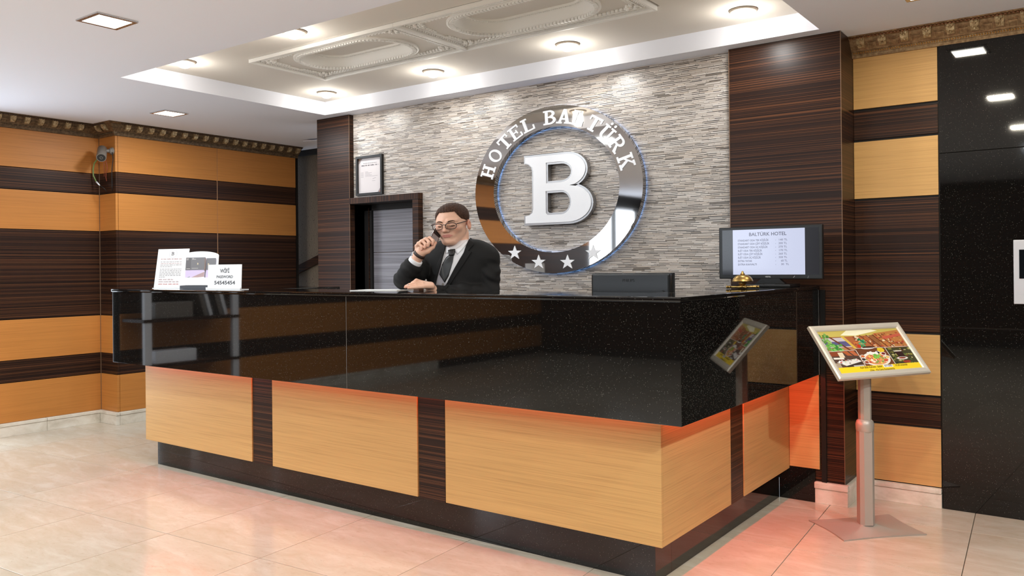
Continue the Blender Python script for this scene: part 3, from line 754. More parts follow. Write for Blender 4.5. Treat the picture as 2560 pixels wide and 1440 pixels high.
for ch, x, z in (('H', -3.359, 1.856), ('O', -3.300, 1.957), ('T', -3.226, 2.043), ('E', -3.132, 2.093), ('L', -3.033, 2.130), ('B', -2.866, 2.161), ('A', -2.760, 2.156), ('L', -2.654, 2.128), ('T', -2.542, 2.089), ('U', -2.447, 2.029), ('R', -2.389, 1.947), ('K', -2.328, 1.840)):
    ph = math.atan2((z-RC[1])/SQ, x-RC[0])
    T = TR @ Matrix.Diagonal((1, SQ, 1, 1)) @ Matrix.Rotation(ph-PI/2, 4, 'Z') @ Matrix.Translation((-CAP*.47, .542-CAP/2, 0)) @ Matrix.Diagonal((CAP*.94, CAP, 1, 1))
    glyph(ch, T, -.001, .004).build('letter', M['white'], ring_root, fix=True)
for x, z in ((-3.150, 1.313), (-2.963, 1.251), (-2.746, 1.248), (-2.562, 1.304)):
    pts = [(((.056 if i % 2 == 0 else .0225)*math.cos(PI/2+i*PI/5)), ((.056 if i % 2 == 0 else .0225)*SQ*math.sin(PI/2+i*PI/5))) for i in range(10)]
    b = MB(); T = TW(x, YF, z); vs = [T @ Vector((p[0], p[1], h)) for h in (-.001, .004) for p in pts]+[T @ Vector((0, 0, .004))]
    b.add([tuple(v) for v in vs], [(i, (i+1) % 10, 10+(i+1) % 10, 10+i) for i in range(10)]+[(10+i, 10+(i+1) % 10, 20) for i in range(10)])
    b.build('star', M['white'], ring_root, fix=True)

def curve_mesh(splines, ext, off, T, mb=None):
    cu = bpy.data.curves.new('c', 'CURVE'); cu.dimensions = '2D'; cu.fill_mode = 'BOTH'; cu.extrude = ext; cu.offset = off
    for sp in splines:
        s_ = cu.splines.new('POLY'); s_.points.add(len(sp)-1); s_.use_cyclic_u = True
        for p, c_ in zip(s_.points, sp): p.co = (c_[0], c_[1], 0, 1)
    o = bpy.data.objects.new('c', cu); COL.objects.link(o)
    me = bpy.data.meshes.new_from_object(o.evaluated_get(bpy.context.evaluated_depsgraph_get()))
    b = mb or MB(); b.add([tuple(T @ v.co) for v in me.vertices], [tuple(p.vertices) for p in me.polygons])
    bpy.data.objects.remove(o); bpy.data.curves.remove(cu); bpy.data.meshes.remove(me)
    return b
def big_b(g):
    """outline of the centre letter, grown by g"""
    out = [(-3.061-g, 1.923+g), (-2.75, 1.922+g)] + ell(-2.75, 1.822, .138+g, .100+g, PI/2, -PI/2*.72, 14) + [(-2.728-g*.2, 1.7265)] + ell(-2.735, 1.613, .161+g, .113+g, PI/2*.76, -PI/2, 16) + \
          [(-3.063-g, 1.500-g), (-3.063-g, 1.546+g*.4), (-3.03-g, 1.552), (-3.008-g, 1.566), (-3.001-g, 1.590), (-2.999-g, 1.830), (-3.006-g, 1.858), (-3.03-g, 1.878), (-3.061-g, 1.888-g*.4)]
    h1 = [(-2.902+g, 1.748+g), (-2.79, 1.748+g)] + ell(-2.79, 1.813, .084-g, .065-g, -PI/2, PI/2, 12) + [(-2.902+g, 1.878-g)]
    h2 = [(-2.906+g, 1.560+g), (-2.894+g, 1.548+g), (-2.79, 1.548+g)] + ell(-2.79, 1.6235, .074-g, .0755-g, -PI/2, PI/2, 12) + [(-2.906+g, 1.699-g)]
    return [[(x-RC[0], z-RC[1]) for x, z in s_] for s_ in (out, h1, h2)]
bl = empty('letter_sign', (-2.83, YM, 1.5), 'large white letter B with steel edge inside the ring sign', 'sign')
curve_mesh(big_b(.013), .019, 0, TW(RC[0], YF+.024, RC[1])).build('steel_body', M['rim'], bl, fix=True)
curve_mesh(big_b(0), .004, 0, TW(RC[0], YF+.003, RC[1])).build('white_face', M['white'], bl, fix=True)
for x, z in ((-2.95, 1.85), (-2.95, 1.55), (-2.66, 1.62)):
    MB().box(x-.008, x+.008, YF+.04, YM+.004, z-.008, z+.008).build('spacer', M['steel'], bl)

# ================================================================== framed certificate
cf = empty('certificate_frame', (-4.52, YM, 1.774), 'black framed certificate hanging above the doorway', 'picture frame')
x0, x1, z0, z1 = -4.661, -4.384, 1.774, 2.071
MB().strip([(x0, z0), (x1, z0), (x1, z1), (x0, z1)], [(x0+.017, z0+.017), (x1-.017, z0+.017), (x1-.017, z1-.017), (x0+.017, z1-.017)], 0, .024, TW(0, YM+.002, 0)).build('frame', M['black'], cf, fix=True)
TC = TW(x0, YM-.006, z0)
pr_ = MB(); W_, H_ = x1-x0, z1-z0
def rect(b, T, a, b_, c_, d, h, col):
    b.col = srgb(*col); b.add([tuple(T @ Vector(p)) for p in ((a, c_, h), (b_, c_, h), (b_, d, h), (a, d, h))], [(0, 1, 2, 3)])
def poly(b, T, pts, h, col):
    b.col = srgb(*col); b.add([tuple(T @ Vector((p[0], p[1], h))) for p in pts], [tuple(range(len(pts)))])
gk = random.Random(11)
def marks(b, T, x, y, width, h, lift, col):
    """a line of print too small to read"""
    e = x+width
    while x < e-.002:
        w2_ = min(gk.uniform(.35, 1.0)*h*5, e-x); k_ = x
        while k_ < x+w2_-h*.3:
            g_ = h*gk.uniform(.45, .75); rect(b, T, k_, min(k_+g_, x+w2_), y, y+h*gk.choice((.8, 1, 1)), lift, col); k_ += g_+h*.22
        x += w2_+h*.8
rect(pr_, TC, .015, W_-.015, .015, H_-.015, 0, (214, 206, 206))
for (a, b_, c_, d) in ((.03, .0308, .03, H_-.03), (W_-.031, W_-.030, .03, H_-.03), (.03, W_-.03, .03, .0308), (.03, W_-.03, H_-.031, H_-.030)): rect(pr_, TC, a, b_, c_, d, .0003, (150, 146, 150))
poly(pr_, TC, [(.018, H_-.018), (.018, H_-.058), (.036, H_-.046), (.042, H_-.034), (.06, H_-.018)], .0005, (150, 136, 132))
poly(pr_, TC, [(.019, H_-.019), (.019, H_-.036), (.042, H_-.026), (.046, H_-.019)], .0007, (150, 116, 92))
poly(pr_, TC, [(W_-.018, .018), (W_-.018, .058), (W_-.036, .046), (W_-.046, .034), (W_-.06, .018)], .0005, (150, 138, 142))
poly(pr_, TC, [(W_-.019, .019), (W_-.019, .036), (W_-.042, .028), (W_-.046, .019)], .0007, (160, 112, 92))
marks(pr_, TC, W_/2-.07, H_-.058, .14, .005, .0006, (140, 135, 138)); marks(pr_, TC, W_/2-.09, H_-.076, .18, .009, .0006, (100, 94, 98))
for i in range(5):
    rect(pr_, TC, .04, .04+.03, H_-.125-.0085*i, H_-.123-.0085*i, .0006, (150, 144, 148))
    rect(pr_, TC, .088, .088+(.03, .07, .05, .07, .13)[i], H_-.121-.0085*i, H_-.119-.0085*i, .0006, (150, 144, 148))
poly(pr_, TC, [(.165, .118), (.2, .128), (.2, .130), (.168, .121)], .0006, (120, 112, 118)); rect(pr_, TC, .16, .195, .105, .107, .0006, (160, 154, 158))
pr_.build('certificate', M['print'], cf)

# ================================================================== television on the counter's short leg
tx0, tx1, tz0, tz1, tyy = -1.647, -1.131, 1.1500, 1.412, 4.05
tv = empty('television', (-1.385, tyy+.03, ZT), 'flat television showing the room price list on the counter end', 'television')
MB().bbox(tx0, tx1, tyy, tyy+.028, tz0, tz1, .004).build('housing', M['blackp'], tv)
MB().bbox(tx0+.06, tx1-.06, tyy+.0285, tyy+.06, tz0+.03, tz1-.04, .012).build('back_shell', M['blackp'], tv)
TT = TW(tx0, tyy-.0008, tz0); TWd, TH = tx1-tx0, tz1-tz0
sb = MB()
rect(sb, TT, .018, TWd-.016, .021, TH-.014, 0, (34, 34, 40))
rect(sb, TT, .074, .4345, .0215, TH-.0145, .0003, (212, 218, 244))
ink = srgb(86, 86, 108)
text_mb('BALTÜRK HOTEL', .024, TT @ Matrix.Translation((.252, TH-.047, .0006)), ink, .0002, fit=.187, mb=sb, bold=.012)
rows_ = [('STANDART ODA TEK KİŞİLİK', .158, '140 TL'), ('STANDART ODA ÇİFT KİŞİLİK', .161, '200 TL'), ('STANDART ODA ÜÇ KİŞİLİK', .153, '270 TL'), ('SUİT ODA TEK KİŞİLİK', .124, '170 TL'), ('SUİT ODA ÇİFT KİŞİLİK', .127, '260 TL'), ('SUİT ODA ÜÇ KİŞİLİK', .118, '320 TL'), ('EXTRA YATAK', .073, '60 TL'), ('EXTRA KAHVALTI', .096, '30  TL')]
for i, (a, wd, p) in enumerate(rows_):
    y = TH-.0735-.0172*i
    text_mb(a, .0135, TT @ Matrix.Translation((.100, y, .0006)), ink, .0002, 'LEFT', fit=wd, mb=sb, bold=.012)
    text_mb('-', .0135, TT @ Matrix.Translation((.290, y, .0006)), ink, .0002, 'LEFT', mb=sb)
    text_mb(p, .0135, TT @ Matrix.Translation((.3065 if i < 6 else .318, y, .0006)), ink, .0002, 'LEFT', fit=(.041 if i < 6 else (.031 if i == 6 else .038)), mb=sb)
sb.build('screen', M['screen'], tv)
lg = text_mb('VESTEL', .0085, TT @ Matrix.Translation((TWd*.49, .008, .0004)), srgb(225, 225, 225), .0003, fit=.028)
lg.build('logo', M['print'], tv); lg = MB()
poly(lg, TT, [(.376, .006), (.379, .006), (.386, .015), (.383, .015)], .0004, (170, 170, 175)); lg.build('control_mark', M['print'], tv); lg = MB(); poly(lg, TT, [(.444, .004), (.449, .004), (.452, .016), (.449, .016)], .0004, (90, 90, 92))
lg.build('control_mark', M['print'], tv)
b = MB(); b.prism([(-1.46, 1.126), (-1.31, 1.126), (-1.34, tz0+.002), (-1.43, tz0+.002)], -.02, .012, TW(0, tyy+.012, 0)); b.build('stand_neck', M['blackp'], tv, fix=True)
MB().bbox(-1.50, -1.27, tyy-.05, tyy+.11, ZT+.0005, ZT+.014, .005).build('stand_foot', M['blackp'], tv)
MB().box(-1.41, -1.36, tyy+.0, tyy+.05, ZT+.013, 1.13).build('stand_post', M['blackp'], tv)

# ================================================================== computer monitor seen from behind
mn = empty('computer_monitor', (-1.77, 3.36, .74), 'black computer monitor seen from its back behind the counter', 'monitor')
MB().bbox(-1.963, -1.570, 3.30, 3.335, .93, 1.187, .008).build('back_shell', M['blackp'], mn)
b = MB(); b.prism([(-1.945, .93), (-1.585, .93), (-1.585, 1.10), (-1.60, 1.112), (-1.93, 1.108), (-1.945, 1.095)], 0, .012, TW(0, 3.30, 0)); b.build('lower_swell', M['blackp'], mn, fix=True)
MB().bbox(-1.966, -1.567, 3.3355, 3.352, .925, 1.19, .004).build('front_bezel', M['blackm'], mn)
MB().box(-1.80, -1.73, 3.29, 3.33, .75, .95).build('stand_neck', M['blackp'], mn)
MB().bbox(-1.88, -1.65, 3.22, 3.45, .7402, .755, .005).build('stand_foot', M['blackp'], mn)
text_mb('PHILIPS', .018, TW(-1.77, 3.2993, 1.150), None, .0006, fit=.06).build('logo', M['blackm'], mn)

# ================================================================== brass reception bell
bx, by = -1.40, 3.72
be = empty('reception_bell', (bx, by, ZT), 'brass reception bell with knob and ornate base on the counter', 'bell')
MB().lathe([(.0005, .034), (.0462, .033), (.0475, .036), (.0455, .042), (.041, .050), (.033, .058), (.022, .0635), (.010, .066), (.0005, .0665)], (bx, by, ZT), 32).build('dome', M['brass'], be, smooth='auto', fix=True)
MB().lathe([(.0005, .065), (.010, .066), (.011, .069), (.0065, .0725), (.0055, .077), (.004, .081), (.0005, .0825)], (bx, by, ZT), 16).build('knob', M['brass'], be, smooth='auto', fix=True)
MB().lathe([(.0005, .0085), (.007, .009), (.0065, .013), (.012, .018), (.018, .024), (.018, .030), (.012, .034), (.0005, .035)], (bx, by, ZT), 20).build('striker_cup', M['brass'], be, smooth='auto', fix=True)
b = MB(); T = Matrix.Translation((bx, by, ZT)) @ Matrix.Rotation(YAW, 4, 'Z')
for q_ in range(2):
    T2 = T @ Matrix.Rotation(q_*PI/2, 4, 'Z') @ Matrix.Rotation(PI/2, 4, 'Y')
    hl = .077 if q_ == 0 else .05
    b.lathe([(.004, -hl), (.0075, -hl+.004), (.005, -hl+.010), (.0078, -hl+.016), (.0055, -hl+.022), (.0065, -.026), (.0085, -.018), (.0078, 0), (.0085, .018), (.0065, .026), (.0055, hl-.022), (.0078, hl-.016), (.005, hl-.010), (.0075, hl-.004), (.004, hl)], (-.009, 0, 0), 10, T2)
b.build('base_arms', M['brass'], be, smooth='auto', fix=True)

# ================================================================== printed stands on the counter
def stand_T(x, y, rz, lean, z=ZT):
    ex = Vector((math.cos(rz), math.sin(rz), 0)); bk = Vector((-math.sin(rz), math.cos(rz), 0))
    ey = Vector((0, 0, 1))*math.cos(lean)+bk*math.sin(lean); ez = ex.cross(ey)
    return Matrix(((ex.x, ey.x, ez.x, x), (ex.y, ey.y, ez.y, y), (ex.z, ey.z, ez.z, z), (0, 0, 0, 1)))
RZ = math.radians(13)
GR = (150, 146, 148)
# notice sheet
nx, ny = -4.765, 2.885
na = empty('notice_stand', (nx, ny, ZT), 'tall acrylic stand with a typed notice headed by a letter B', 'sign stand')
T = stand_T(nx, ny, RZ, .17, ZT+.004); w2, h2 = .128, .246
MB().prism([(-w2, 0), (w2, 0), (w2, h2), (-w2, h2)], -.003, 0, T).build('acrylic_plate', M['sheet'], na)
MB().prism([(-w2, -.012), (w2, -.012), (w2, .075), (-w2, .075)], .0002, .0032, stand_T(nx, ny, RZ, PI/2, ZT)).build('foot', M['sheet'], na)
q = MB(); rect(q, T, -w2+.003, w2-.003, .003, h2-.003, .0005, (242, 238, 236))
glyph('B', T @ Matrix.Translation((-.013, .205, 0)) @ Matrix.Diagonal((.024, .022, 1, 1)), .0006, .0012, (setattr(q, 'col', srgb(96, 94, 98)) or q))
q.col = srgb(205, 203, 206); q.strip([(p[0]*.034, .216+p[1]*.034*.8) for p in ell(0, 0, 1, 1, 0, 2*PI, 28)[:-1]], [(p[0]*.030, .216+p[1]*.030*.8) for p in ell(0, 0, 1, 1, 0, 2*PI, 28)[:-1]], .0006, .0008, T)
LN = [(.178, .19, (176, 140, 140)), (.161, .175, GR), (.151, .178, (178, 150, 150)), (.141, .178, GR), (.131, .10, GR), (.115, .178, GR), (.105, .178, GR), (.095, .178, GR), (.085, .178, GR), (.075, .178, GR), (.065, .05, GR), (.048, .12, (176, 150, 150)), (.034, .19, (176, 150, 150)), (.019, .20, (190, 130, 126))]
for y, f, cc in LN: marks(q, T, -.094, y, f, .0075 if y in (.178, .048, .034, .019) else .0055, .0008, cc)
q.build('printed_sheet', M['print'], na)
# brochure holder
hx, hy = -4.375, 2.835
nb = empty('brochure_holder', (hx, hy, ZT), 'white brochure holder with rounded top full of grey leaflets', 'brochure holder')
T = stand_T(hx, hy, RZ, .10, ZT+.022); w2 = .140
arc = [(-w2, 0), (w2, 0), (w2, .176)] + [(w2*math.cos(PI*i/16), .176+.026*math.sin(PI*i/16)) for i in range(1, 16)] + [(-w2, .176)]
MB().prism(arc, -.004, 0, T).build('back_plate', M['sheet'], nb, fix=True)
MB().prism([(-w2, .0), (w2, .0), (w2, .045), (-w2, .045)], .012, .015, T).build('front_pocket', M['sheet'], nb)
MB().prism([(-w2+.008, -.021), (w2, -.021), (w2, -.001), (-w2+.008, -.001)], -.05, .012, stand_T(hx, hy, RZ, 0, ZT+.0215)).build('grey_base', mat('slate_plastic', srgb(78, 80, 86), .5), nb)
lf = MB(); GY = (118, 117, 120)
for (a, b_, t_, h) in ((-.098, .052, .165, .009), (.058, .128, .160, .006)):
    rect(lf, T, a, b_, .036, t_, h, (206, 190, 220)); rect(lf, T, a, b_, .090, t_, h+.0004, GY)
rect(lf, T, -.098, -.060, .090, .1635, .0098, (104, 103, 106)); rect(lf, T, .046, .056, .086, .16, .0096, (126, 108, 100))
poly(lf, T, [(-.098, .046), (-.06, .040), (.05, .082), (.05, .040), (.05, .036), (-.098, .036)], .0098, (236, 236, 238)); poly(lf, T, [(-.05, .046), (.05, .080), (.05, .05), (.0, .046)], .0100, (176, 150, 150))
poly(lf, T, [(-.098, .042), (-.06, .053), (-.06, .048), (-.098, .036)], .0102, (150, 150, 160))
glyph('B', T @ Matrix.Translation((-.010, .122, 0)) @ Matrix.Diagonal((.011, .010, 1, 1)), .0096, .0102, (setattr(lf, 'col', srgb(226, 214, 180)) or lf))
glyph('B', T @ Matrix.Translation((.070, .120, 0)) @ Matrix.Diagonal((.010, .009, 1, 1)), .0066, .0072, (setattr(lf, 'col', srgb(226, 214, 180)) or lf))
for a, b_, z_ in ((-.093, -.075, .156), (-.093, -.078, .150), (-.05, -.036, .158), (-.05, -.02, .153), (-.09, -.062, .097), (-.05, .0, .099)): rect(lf, T, a, b_, z_, z_+.0025, .0102, (205, 200, 196))
lf.build('leaflets', M['print'], nb)
# wifi card
wx_, wy_ = -4.055, 2.790
nc = empty('password_card_stand', (wx_, wy_, ZT), 'small white acrylic stand with the wifi password card', 'sign stand')
T = stand_T(wx_, wy_, RZ, .05, ZT+.004); w2, h2 = .121, .138
MB().prism([(-w2, 0), (w2, 0), (w2, h2), (-w2, h2)], -.003, 0, T).build('acrylic_plate', M['sheet'], nc)
MB().prism([(-w2-.002, -.012), (w2+.002, -.012), (w2+.002, .06), (-w2-.002, .06)], .0002, .0034, stand_T(wx_, wy_, RZ, PI/2, ZT)).build('foot', M['sheet'], nc)
MB().prism([(-w2-.003, 0), (w2+.003, 0), (w2+.003, .009), (-w2-.003, .009)], .001, .012, T).build('lip', M['sheet'], nc)
q = MB(); rect(q, T, -w2+.002, w2-.002, .009, h2-.002, .0005, (246, 246, 248))
for y, t, f, sz in ((.092, 'WİFİ', .068, .030), (.062, 'PASSWORD', .118, .021), (.026, '54545454', .150, .029)):
    text_mb(t, sz, T @ Matrix.Translation((.002, y, .0008)), srgb(92, 92, 94), .0002, fit=f, mb=q, bold=.035)
q.build('printed_card', M['print'], nc)

# papers under the clerk's hand
pp = empty('paper_pad', (-3.05, 3.03, ZT), 'thin pad of white paper lying under the clerk\'s hand', 'paper')
T = Matrix.Translation((-3.03, 2.97, ZT)) @ Matrix.Rotation(.25, 4, 'Z')
MB().prism([(-.10, -.09), (.17, -.09), (.17, .08), (-.10, .08)], .0004, .0030, T).build('sheets', M['paper'], pp)
MB().prism([(-.101, -.091), (.171, -.091), (.171, -.075), (-.101, -.075)], .0031, .0036, T).build('binding', M['paper'], pp)

# ================================================================== lift call plate
lp = empty('lift_call_plate', (-.30, YR-.008, 1.02), 'brushed steel lift call plate with dark display and blue ringed button', 'lift panel')
MB().bbox(-.394, -.20, YR-.0155, YR-.0082, 1.023, 1.326, .003).build('plate', M['plate'], lp)
MB().bbox(-.371, -.223, YR-.0175, YR-.0150, 1.143, 1.280, .001).build('display', M['lens'], lp)
T = TW(-.335, YR-.0156, 1.099)
MB().lathe([(.0005, .0), (.0005, .004), (.009, .004), (.009, 0)], (0, 0, 0), 20, T).build('button', M['steel'], lp, fix=True)
MB().lathe([(.0095, .0), (.0095, .0035), (.0125, .0035), (.0125, 0)], (0, 0, 0), 24, T).build('button_ring', mat('blue_ring', srgb(40, 80, 190), .3, emit=(.05, .15, .9, 1), es=.6), lp, fix=True)

# ================================================================== security camera on the step of the left wall
cc_ = empty('security_camera', (-6.45, YJ, 2.175), 'grey bullet security camera with loose wires on the wall step', 'camera')
MB().lathe([(.001, 0), (.030, 0), (.030, .006), (.024, .012), (.018, .026), (.001, .027)], (0, 0, 0), 20, TW(-6.452, YJ-.0005, 2.178)).build('mount', M['grey'], cc_, smooth='auto', fix=True)
MB().tube([(-6.452, YJ-.02, 2.178), (-6.462, YJ-.045, 2.176), (-6.478, YJ-.055, 2.172)], .013, 10).build('bracket_arm', M['grey'], cc_, smooth=True)
A_ = Vector((-6.520, 3.385, 2.200)); B_ = Vector((-6.418, 3.322, 2.112)); dz = (B_-A_).normalized()
Tq = Matrix.Translation(A_) @ dz.to_track_quat('Z', 'Y').to_matrix().to_4x4(); L_ = (B_-A_).length
MB().lathe([(.001, .0), (.028, .002), (.035, .012), (.037, L_-.008), (.036, L_), (.030, L_)], (0, 0, 0), 24, Tq).build('housing', M['grey'], cc_, smooth='auto', fix=True)
MB().lathe([(.001, L_-.004), (.0305, L_-.004), (.0305, L_+.0006), (.001, L_+.0006)], (0, 0, 0), 24, Tq).build('front_glass', M['lens'], cc_, fix=True)
MB().lathe([(.0085, L_), (.0085, L_+.004), (.0115, L_+.004), (.0115, L_)], (0, 0, 0), 20, Tq).build('lens', M['grey'], cc_, fix=True)
MB().tube([(-6.555, 3.395, 2.16), (-6.591, 3.385, 2.131), (-6.630, 3.375, 2.091), (-6.642, 3.37, 2.042), (-6.638, 3.37, 1.992), (-6.610, 3.38, 1.940)], .0055, 8).build('green_cable', M['green'], cc_, smooth=True)
MB().tube([(-6.610, 3.38, 1.940), (-6.567, 3.385, 1.909)], [.007, .0045], 8).build('plug', M['white'], cc_, smooth=True)
MB().tube([(-6.567, 3.385, 1.909), (-6.52, 3.40, 1.88), (-6.53, 3.424, 1.85)], .003, 6).build('wire', M['blackm'], cc_, smooth=True)
MB().tube([(-6.43, 3.418, 2.165), (-6.422, 3.418, 2.102), (-6.434, 3.418, 2.061), (-6.443, 3.418, 2.01), (-6.441, 3.418, 1.891), (-6.45, 3.425, 1.86)], .0035, 6).build('wire', M['blackm'], cc_, smooth=True)
MB().tube([(-6.505, 3.40, 2.12), (-6.503, 3.415, 2.047), (-6.53, 3.418, 2.009), (-6.534, 3.418, 1.977), (-6.527, 3.42, 1.944)], .003, 6).build('wire', M['red'], cc_, smooth=True)
MB().tube([(-6.53, 3.40, 2.13), (-6.557, 3.418, 2.035), (-6.564, 3.42, 1.983)], .0028, 6).build('wire', M['red'], cc_, smooth=True)

# ================================================================== poster stand
PXY = (-.938, 4.008)
ps = empty('poster_stand', (PXY[0], PXY[1], 0), 'satin metal floor stand holding a tilted breakfast buffet poster', 'poster stand')
cs = [(-1.19, 3.99), (-.977, 3.782), (-.697, 4.079), (-.90, 4.302)]
b = MB(); edge = []
for i in range(4):
    a, d = Vector(cs[i]), Vector(cs[(i+1) % 4]); m_ = (a+d)/2; inw = (Vector(PXY)-m_).normalized()
    for k in range(8):
        t = k/8; edge.append(a.lerp(d, t)+inw*.012*math.sin(PI*t))
n = len(edge); C0 = Vector(PXY); vs = []
for f_, z_ in ((1, 0.0005), (1, .006), (.66, .0105), (.35, .020), (.12, .033)):
    vs += [(C0.x+(p.x-C0.x)*f_, C0.y+(p.y-C0.y)*f_, z_) for p in edge]
b.add(vs, [(k*n+i, k*n+(i+1) % n, (k+1)*n+(i+1) % n, (k+1)*n+i) for k in range(4) for i in range(n)]+[tuple(range(n-1, -1, -1)), tuple(range(4*n, 5*n))])
b.build('base', M['alug'], ps, smooth='auto', fix=True)
def pole(r, z0, z1, name):
    oct_ = [(r*math.cos(a), r*math.sin(a)) for a in [PI/4+YAW+s_ for s_ in (-.28, .28, PI/2-.28, PI/2+.28, PI-.28, PI+.28, -PI/2-.28, -PI/2+.28)]]
    oct_ = sorted(oct_, key=lambda p: math.atan2(p[1], p[0]))
    MB().prism(oct_, z0, z1, Matrix.Translation((PXY[0], PXY[1], 0))).build(name, M['alug'], ps)
pole(.038, .028, .455, 'lower_pole'); pole(.0285, .50, .80, 'upper_pole')
MB().lathe([(.036, .452), (.039, .458), (.040, .485), (.036, .500), (.028, .508)], (PXY[0], PXY[1], 0), 24).build('collar', M['alug'], ps, smooth='auto', fix=True)
ya, ti = 1.0306, .7031; fc = Vector((-.913, 4.014, .828)); fw, fh = .549, .288
u_ = Vector((math.cos(ya), math.sin(ya), 0)); n_ = Vector((math.sin(ya), -math.cos(ya), 0)); v_ = Vector((0, 0, 1))*math.cos(ti)-n_*math.sin(ti); w_ = u_.cross(v_)
TP = Matrix(((u_.x, v_.x, w_.x, fc.x), (u_.y, v_.y, w_.y, fc.y), (u_.z, v_.z, w_.z, fc.z), (0, 0, 0, 1)))
b = MB(); bw = .031
prof = [(0, -.014), (0, .000), (.006, .005), (.016, .006), (.026, .003), (bw, -.002), (bw, -.014)]
rows = [[(sx*(fw/2-d), sy*(fh/2-d), h) for sx, sy in ((-1, -1), (1, -1), (1, 1), (-1, 1))] for d, h in prof]
b.add([tuple(TP @ Vector(p)) for r in rows for p in r], [(k*4+i, k*4+(i+1) % 4, ((k+1) % 7)*4+(i+1) % 4, ((k+1) % 7)*4+i) for k in range(7) for i in range(4)])
b.build('snap_frame', M['alu'], ps, fix=True)
MB().prism([(-fw/2+.02, -fh/2+.02), (fw/2-.02, -fh/2+.02), (fw/2-.02, fh/2-.02), (-fw/2+.02, fh/2-.02)], -.0135, -.005, TP).build('back_board', M['alug'], ps)
MB().prism([(-.05, -.04), (.05, -.04), (.05, .04), (-.05, .04)], -.040, -.014, TP).build('tilt_block', M['alug'], ps)
# the poster, printed in flat shapes; local coordinates 0..1
PW, PH = fw-2*bw+.004, fh-2*bw+.004
TQ = TP @ Matrix.Translation((-PW/2, -PH/2, -.0045)) @ Matrix.Diagonal((PW, PH, 1, 1))
p = MB(); L = [0]
def pg(pts, col): L[0] += .000004; poly(p, TQ, pts, L[0], col)
def pr4(a, b_, c_, d, col): pg([(a, c_), (b_, c_), (b_, d), (a, d)], col)
def el(cx2, cy2, rx, ry, col, n=14): pg([(cx2+rx*math.cos(2*PI*i/n), cy2+ry*math.sin(2*PI*i/n)) for i in range(n)], col)
rp_ = random.Random(5)
pr4(0, 1, 0, 1, (150, 96, 58))
pg([(0, .97), (1, .97), (1, 1), (0, 1)], (205, 186, 100)); pg([(0, .86), (.45, .84), (.55, .84), (1, .93), (1, 1), (0, 1)], (198, 178, 92))
pg([(.26, .885), (.66, .995), (.50, .995), (.36, .99)], (238, 230, 196)); pg([(.26, .885), (.44, .86), (.74, .955), (.66, .995)], (242, 234, 204))
pr4(0, .33, .52, .83, (196, 186, 190)); pr4(.02, .32, .62, .74, (92, 88, 130)); pr4(0, .33, .52, .60, (176, 120, 84))
for x in (.335, .30): pass
pg([(.10, .86), (.125, .86), (.30, .50), (.27, .50)], (110, 56, 34)); pg([(.25, .86), (.285, .86), (.38, .50), (.345, .50)], (214, 178, 72))
pg([(.29, .85), (.57, .85), (.66, .54), (.38, .50)], (172, 100, 60))
for _ in range(46):
    x, y = rp_.uniform(.36, .62), rp_.uniform(.56, .83); el(x, y, rp_.uniform(.006, .022), rp_.uniform(.008, .03), rp_.choice([(196, 150, 96), (150, 70, 44), (220, 200, 170), (120, 70, 46), (206, 120, 60)]), 6)
pg([(.66, .89), (1, .95), (1, .52), (.70, .52)], (186, 120, 66))
for _ in range(70):
    x, y = rp_.uniform(.68, .99), rp_.uniform(.54, .88); el(x, y, rp_.uniform(.006, .022), rp_.uniform(.008, .03), rp_.choice([(200, 140, 80), (168, 66, 46), (226, 206, 168), (140, 84, 50), (190, 90, 60), (120, 60, 40)]), 6)
for x in (.50, .58, .66, .74): pg([(x-.02, .86), (x-.008, .865), (x+.10, .53), (x+.085, .53)], (112, 60, 36))
pg([(.74, .80), (1, .86), (1, .80), (.76, .74)], (196, 92, 70))
for _ in range(40):
    x, y = rp_.gauss(.06, .035), rp_.uniform(.55, .96); el(max(.01, x), y, .016, .03, rp_.choice([(92, 140, 62), (120, 166, 80), (70, 120, 54), (150, 180, 100)]), 6)
for _ in range(30): el(rp_.gauss(.12, .035), rp_.gauss(.60, .045), .018, .03, rp_.choice([(90, 160, 70), (60, 130, 60), (130, 186, 96)]), 6)
for _ in range(18): el(rp_.gauss(.47, .02), rp_.gauss(.68, .05), .013, .026, rp_.choice([(60, 140, 90), (90, 170, 120), (40, 110, 70)]), 6)
el(.40, .60, .02, .04, (196, 56, 36))
# dining corner
pr4(0, .325, .15, .50, (84, 62, 52)); pr4(0, .16, .40, .50, (136, 66, 40)); pg([(.16, .50), (.22, .50), (.26, .39), (.20, .40)], (176, 92, 52)); pg([(.24, .50), (.30, .51), (.33, .38), (.28, .39)], (186, 102, 64))
pr4(.10, .16, .36, .48, (226, 206, 176)); pg([(.02, .37), (.14, .36), (.14, .32), (.02, .33)], (232, 226, 214)); pg([(.03, .26), (.28, .32), (.325, .25), (.12, .17)], (226, 220, 214)); pg([(.12, .17), (.325, .25), (.325, .20), (.13, .13)], (66, 52, 46))
for _ in range(26): el(rp_.uniform(.07, .28), rp_.uniform(.22, .31), rp_.uniform(.006, .02), rp_.uniform(.006, .018), rp_.choice([(240, 238, 236), (200, 70, 60), (210, 205, 210), (150, 130, 130), (180, 196, 170)]), 7)
pr4(0, .06, .12, .24, (170, 150, 128)); pr4(.20, .325, .12, .17, (186, 182, 178))
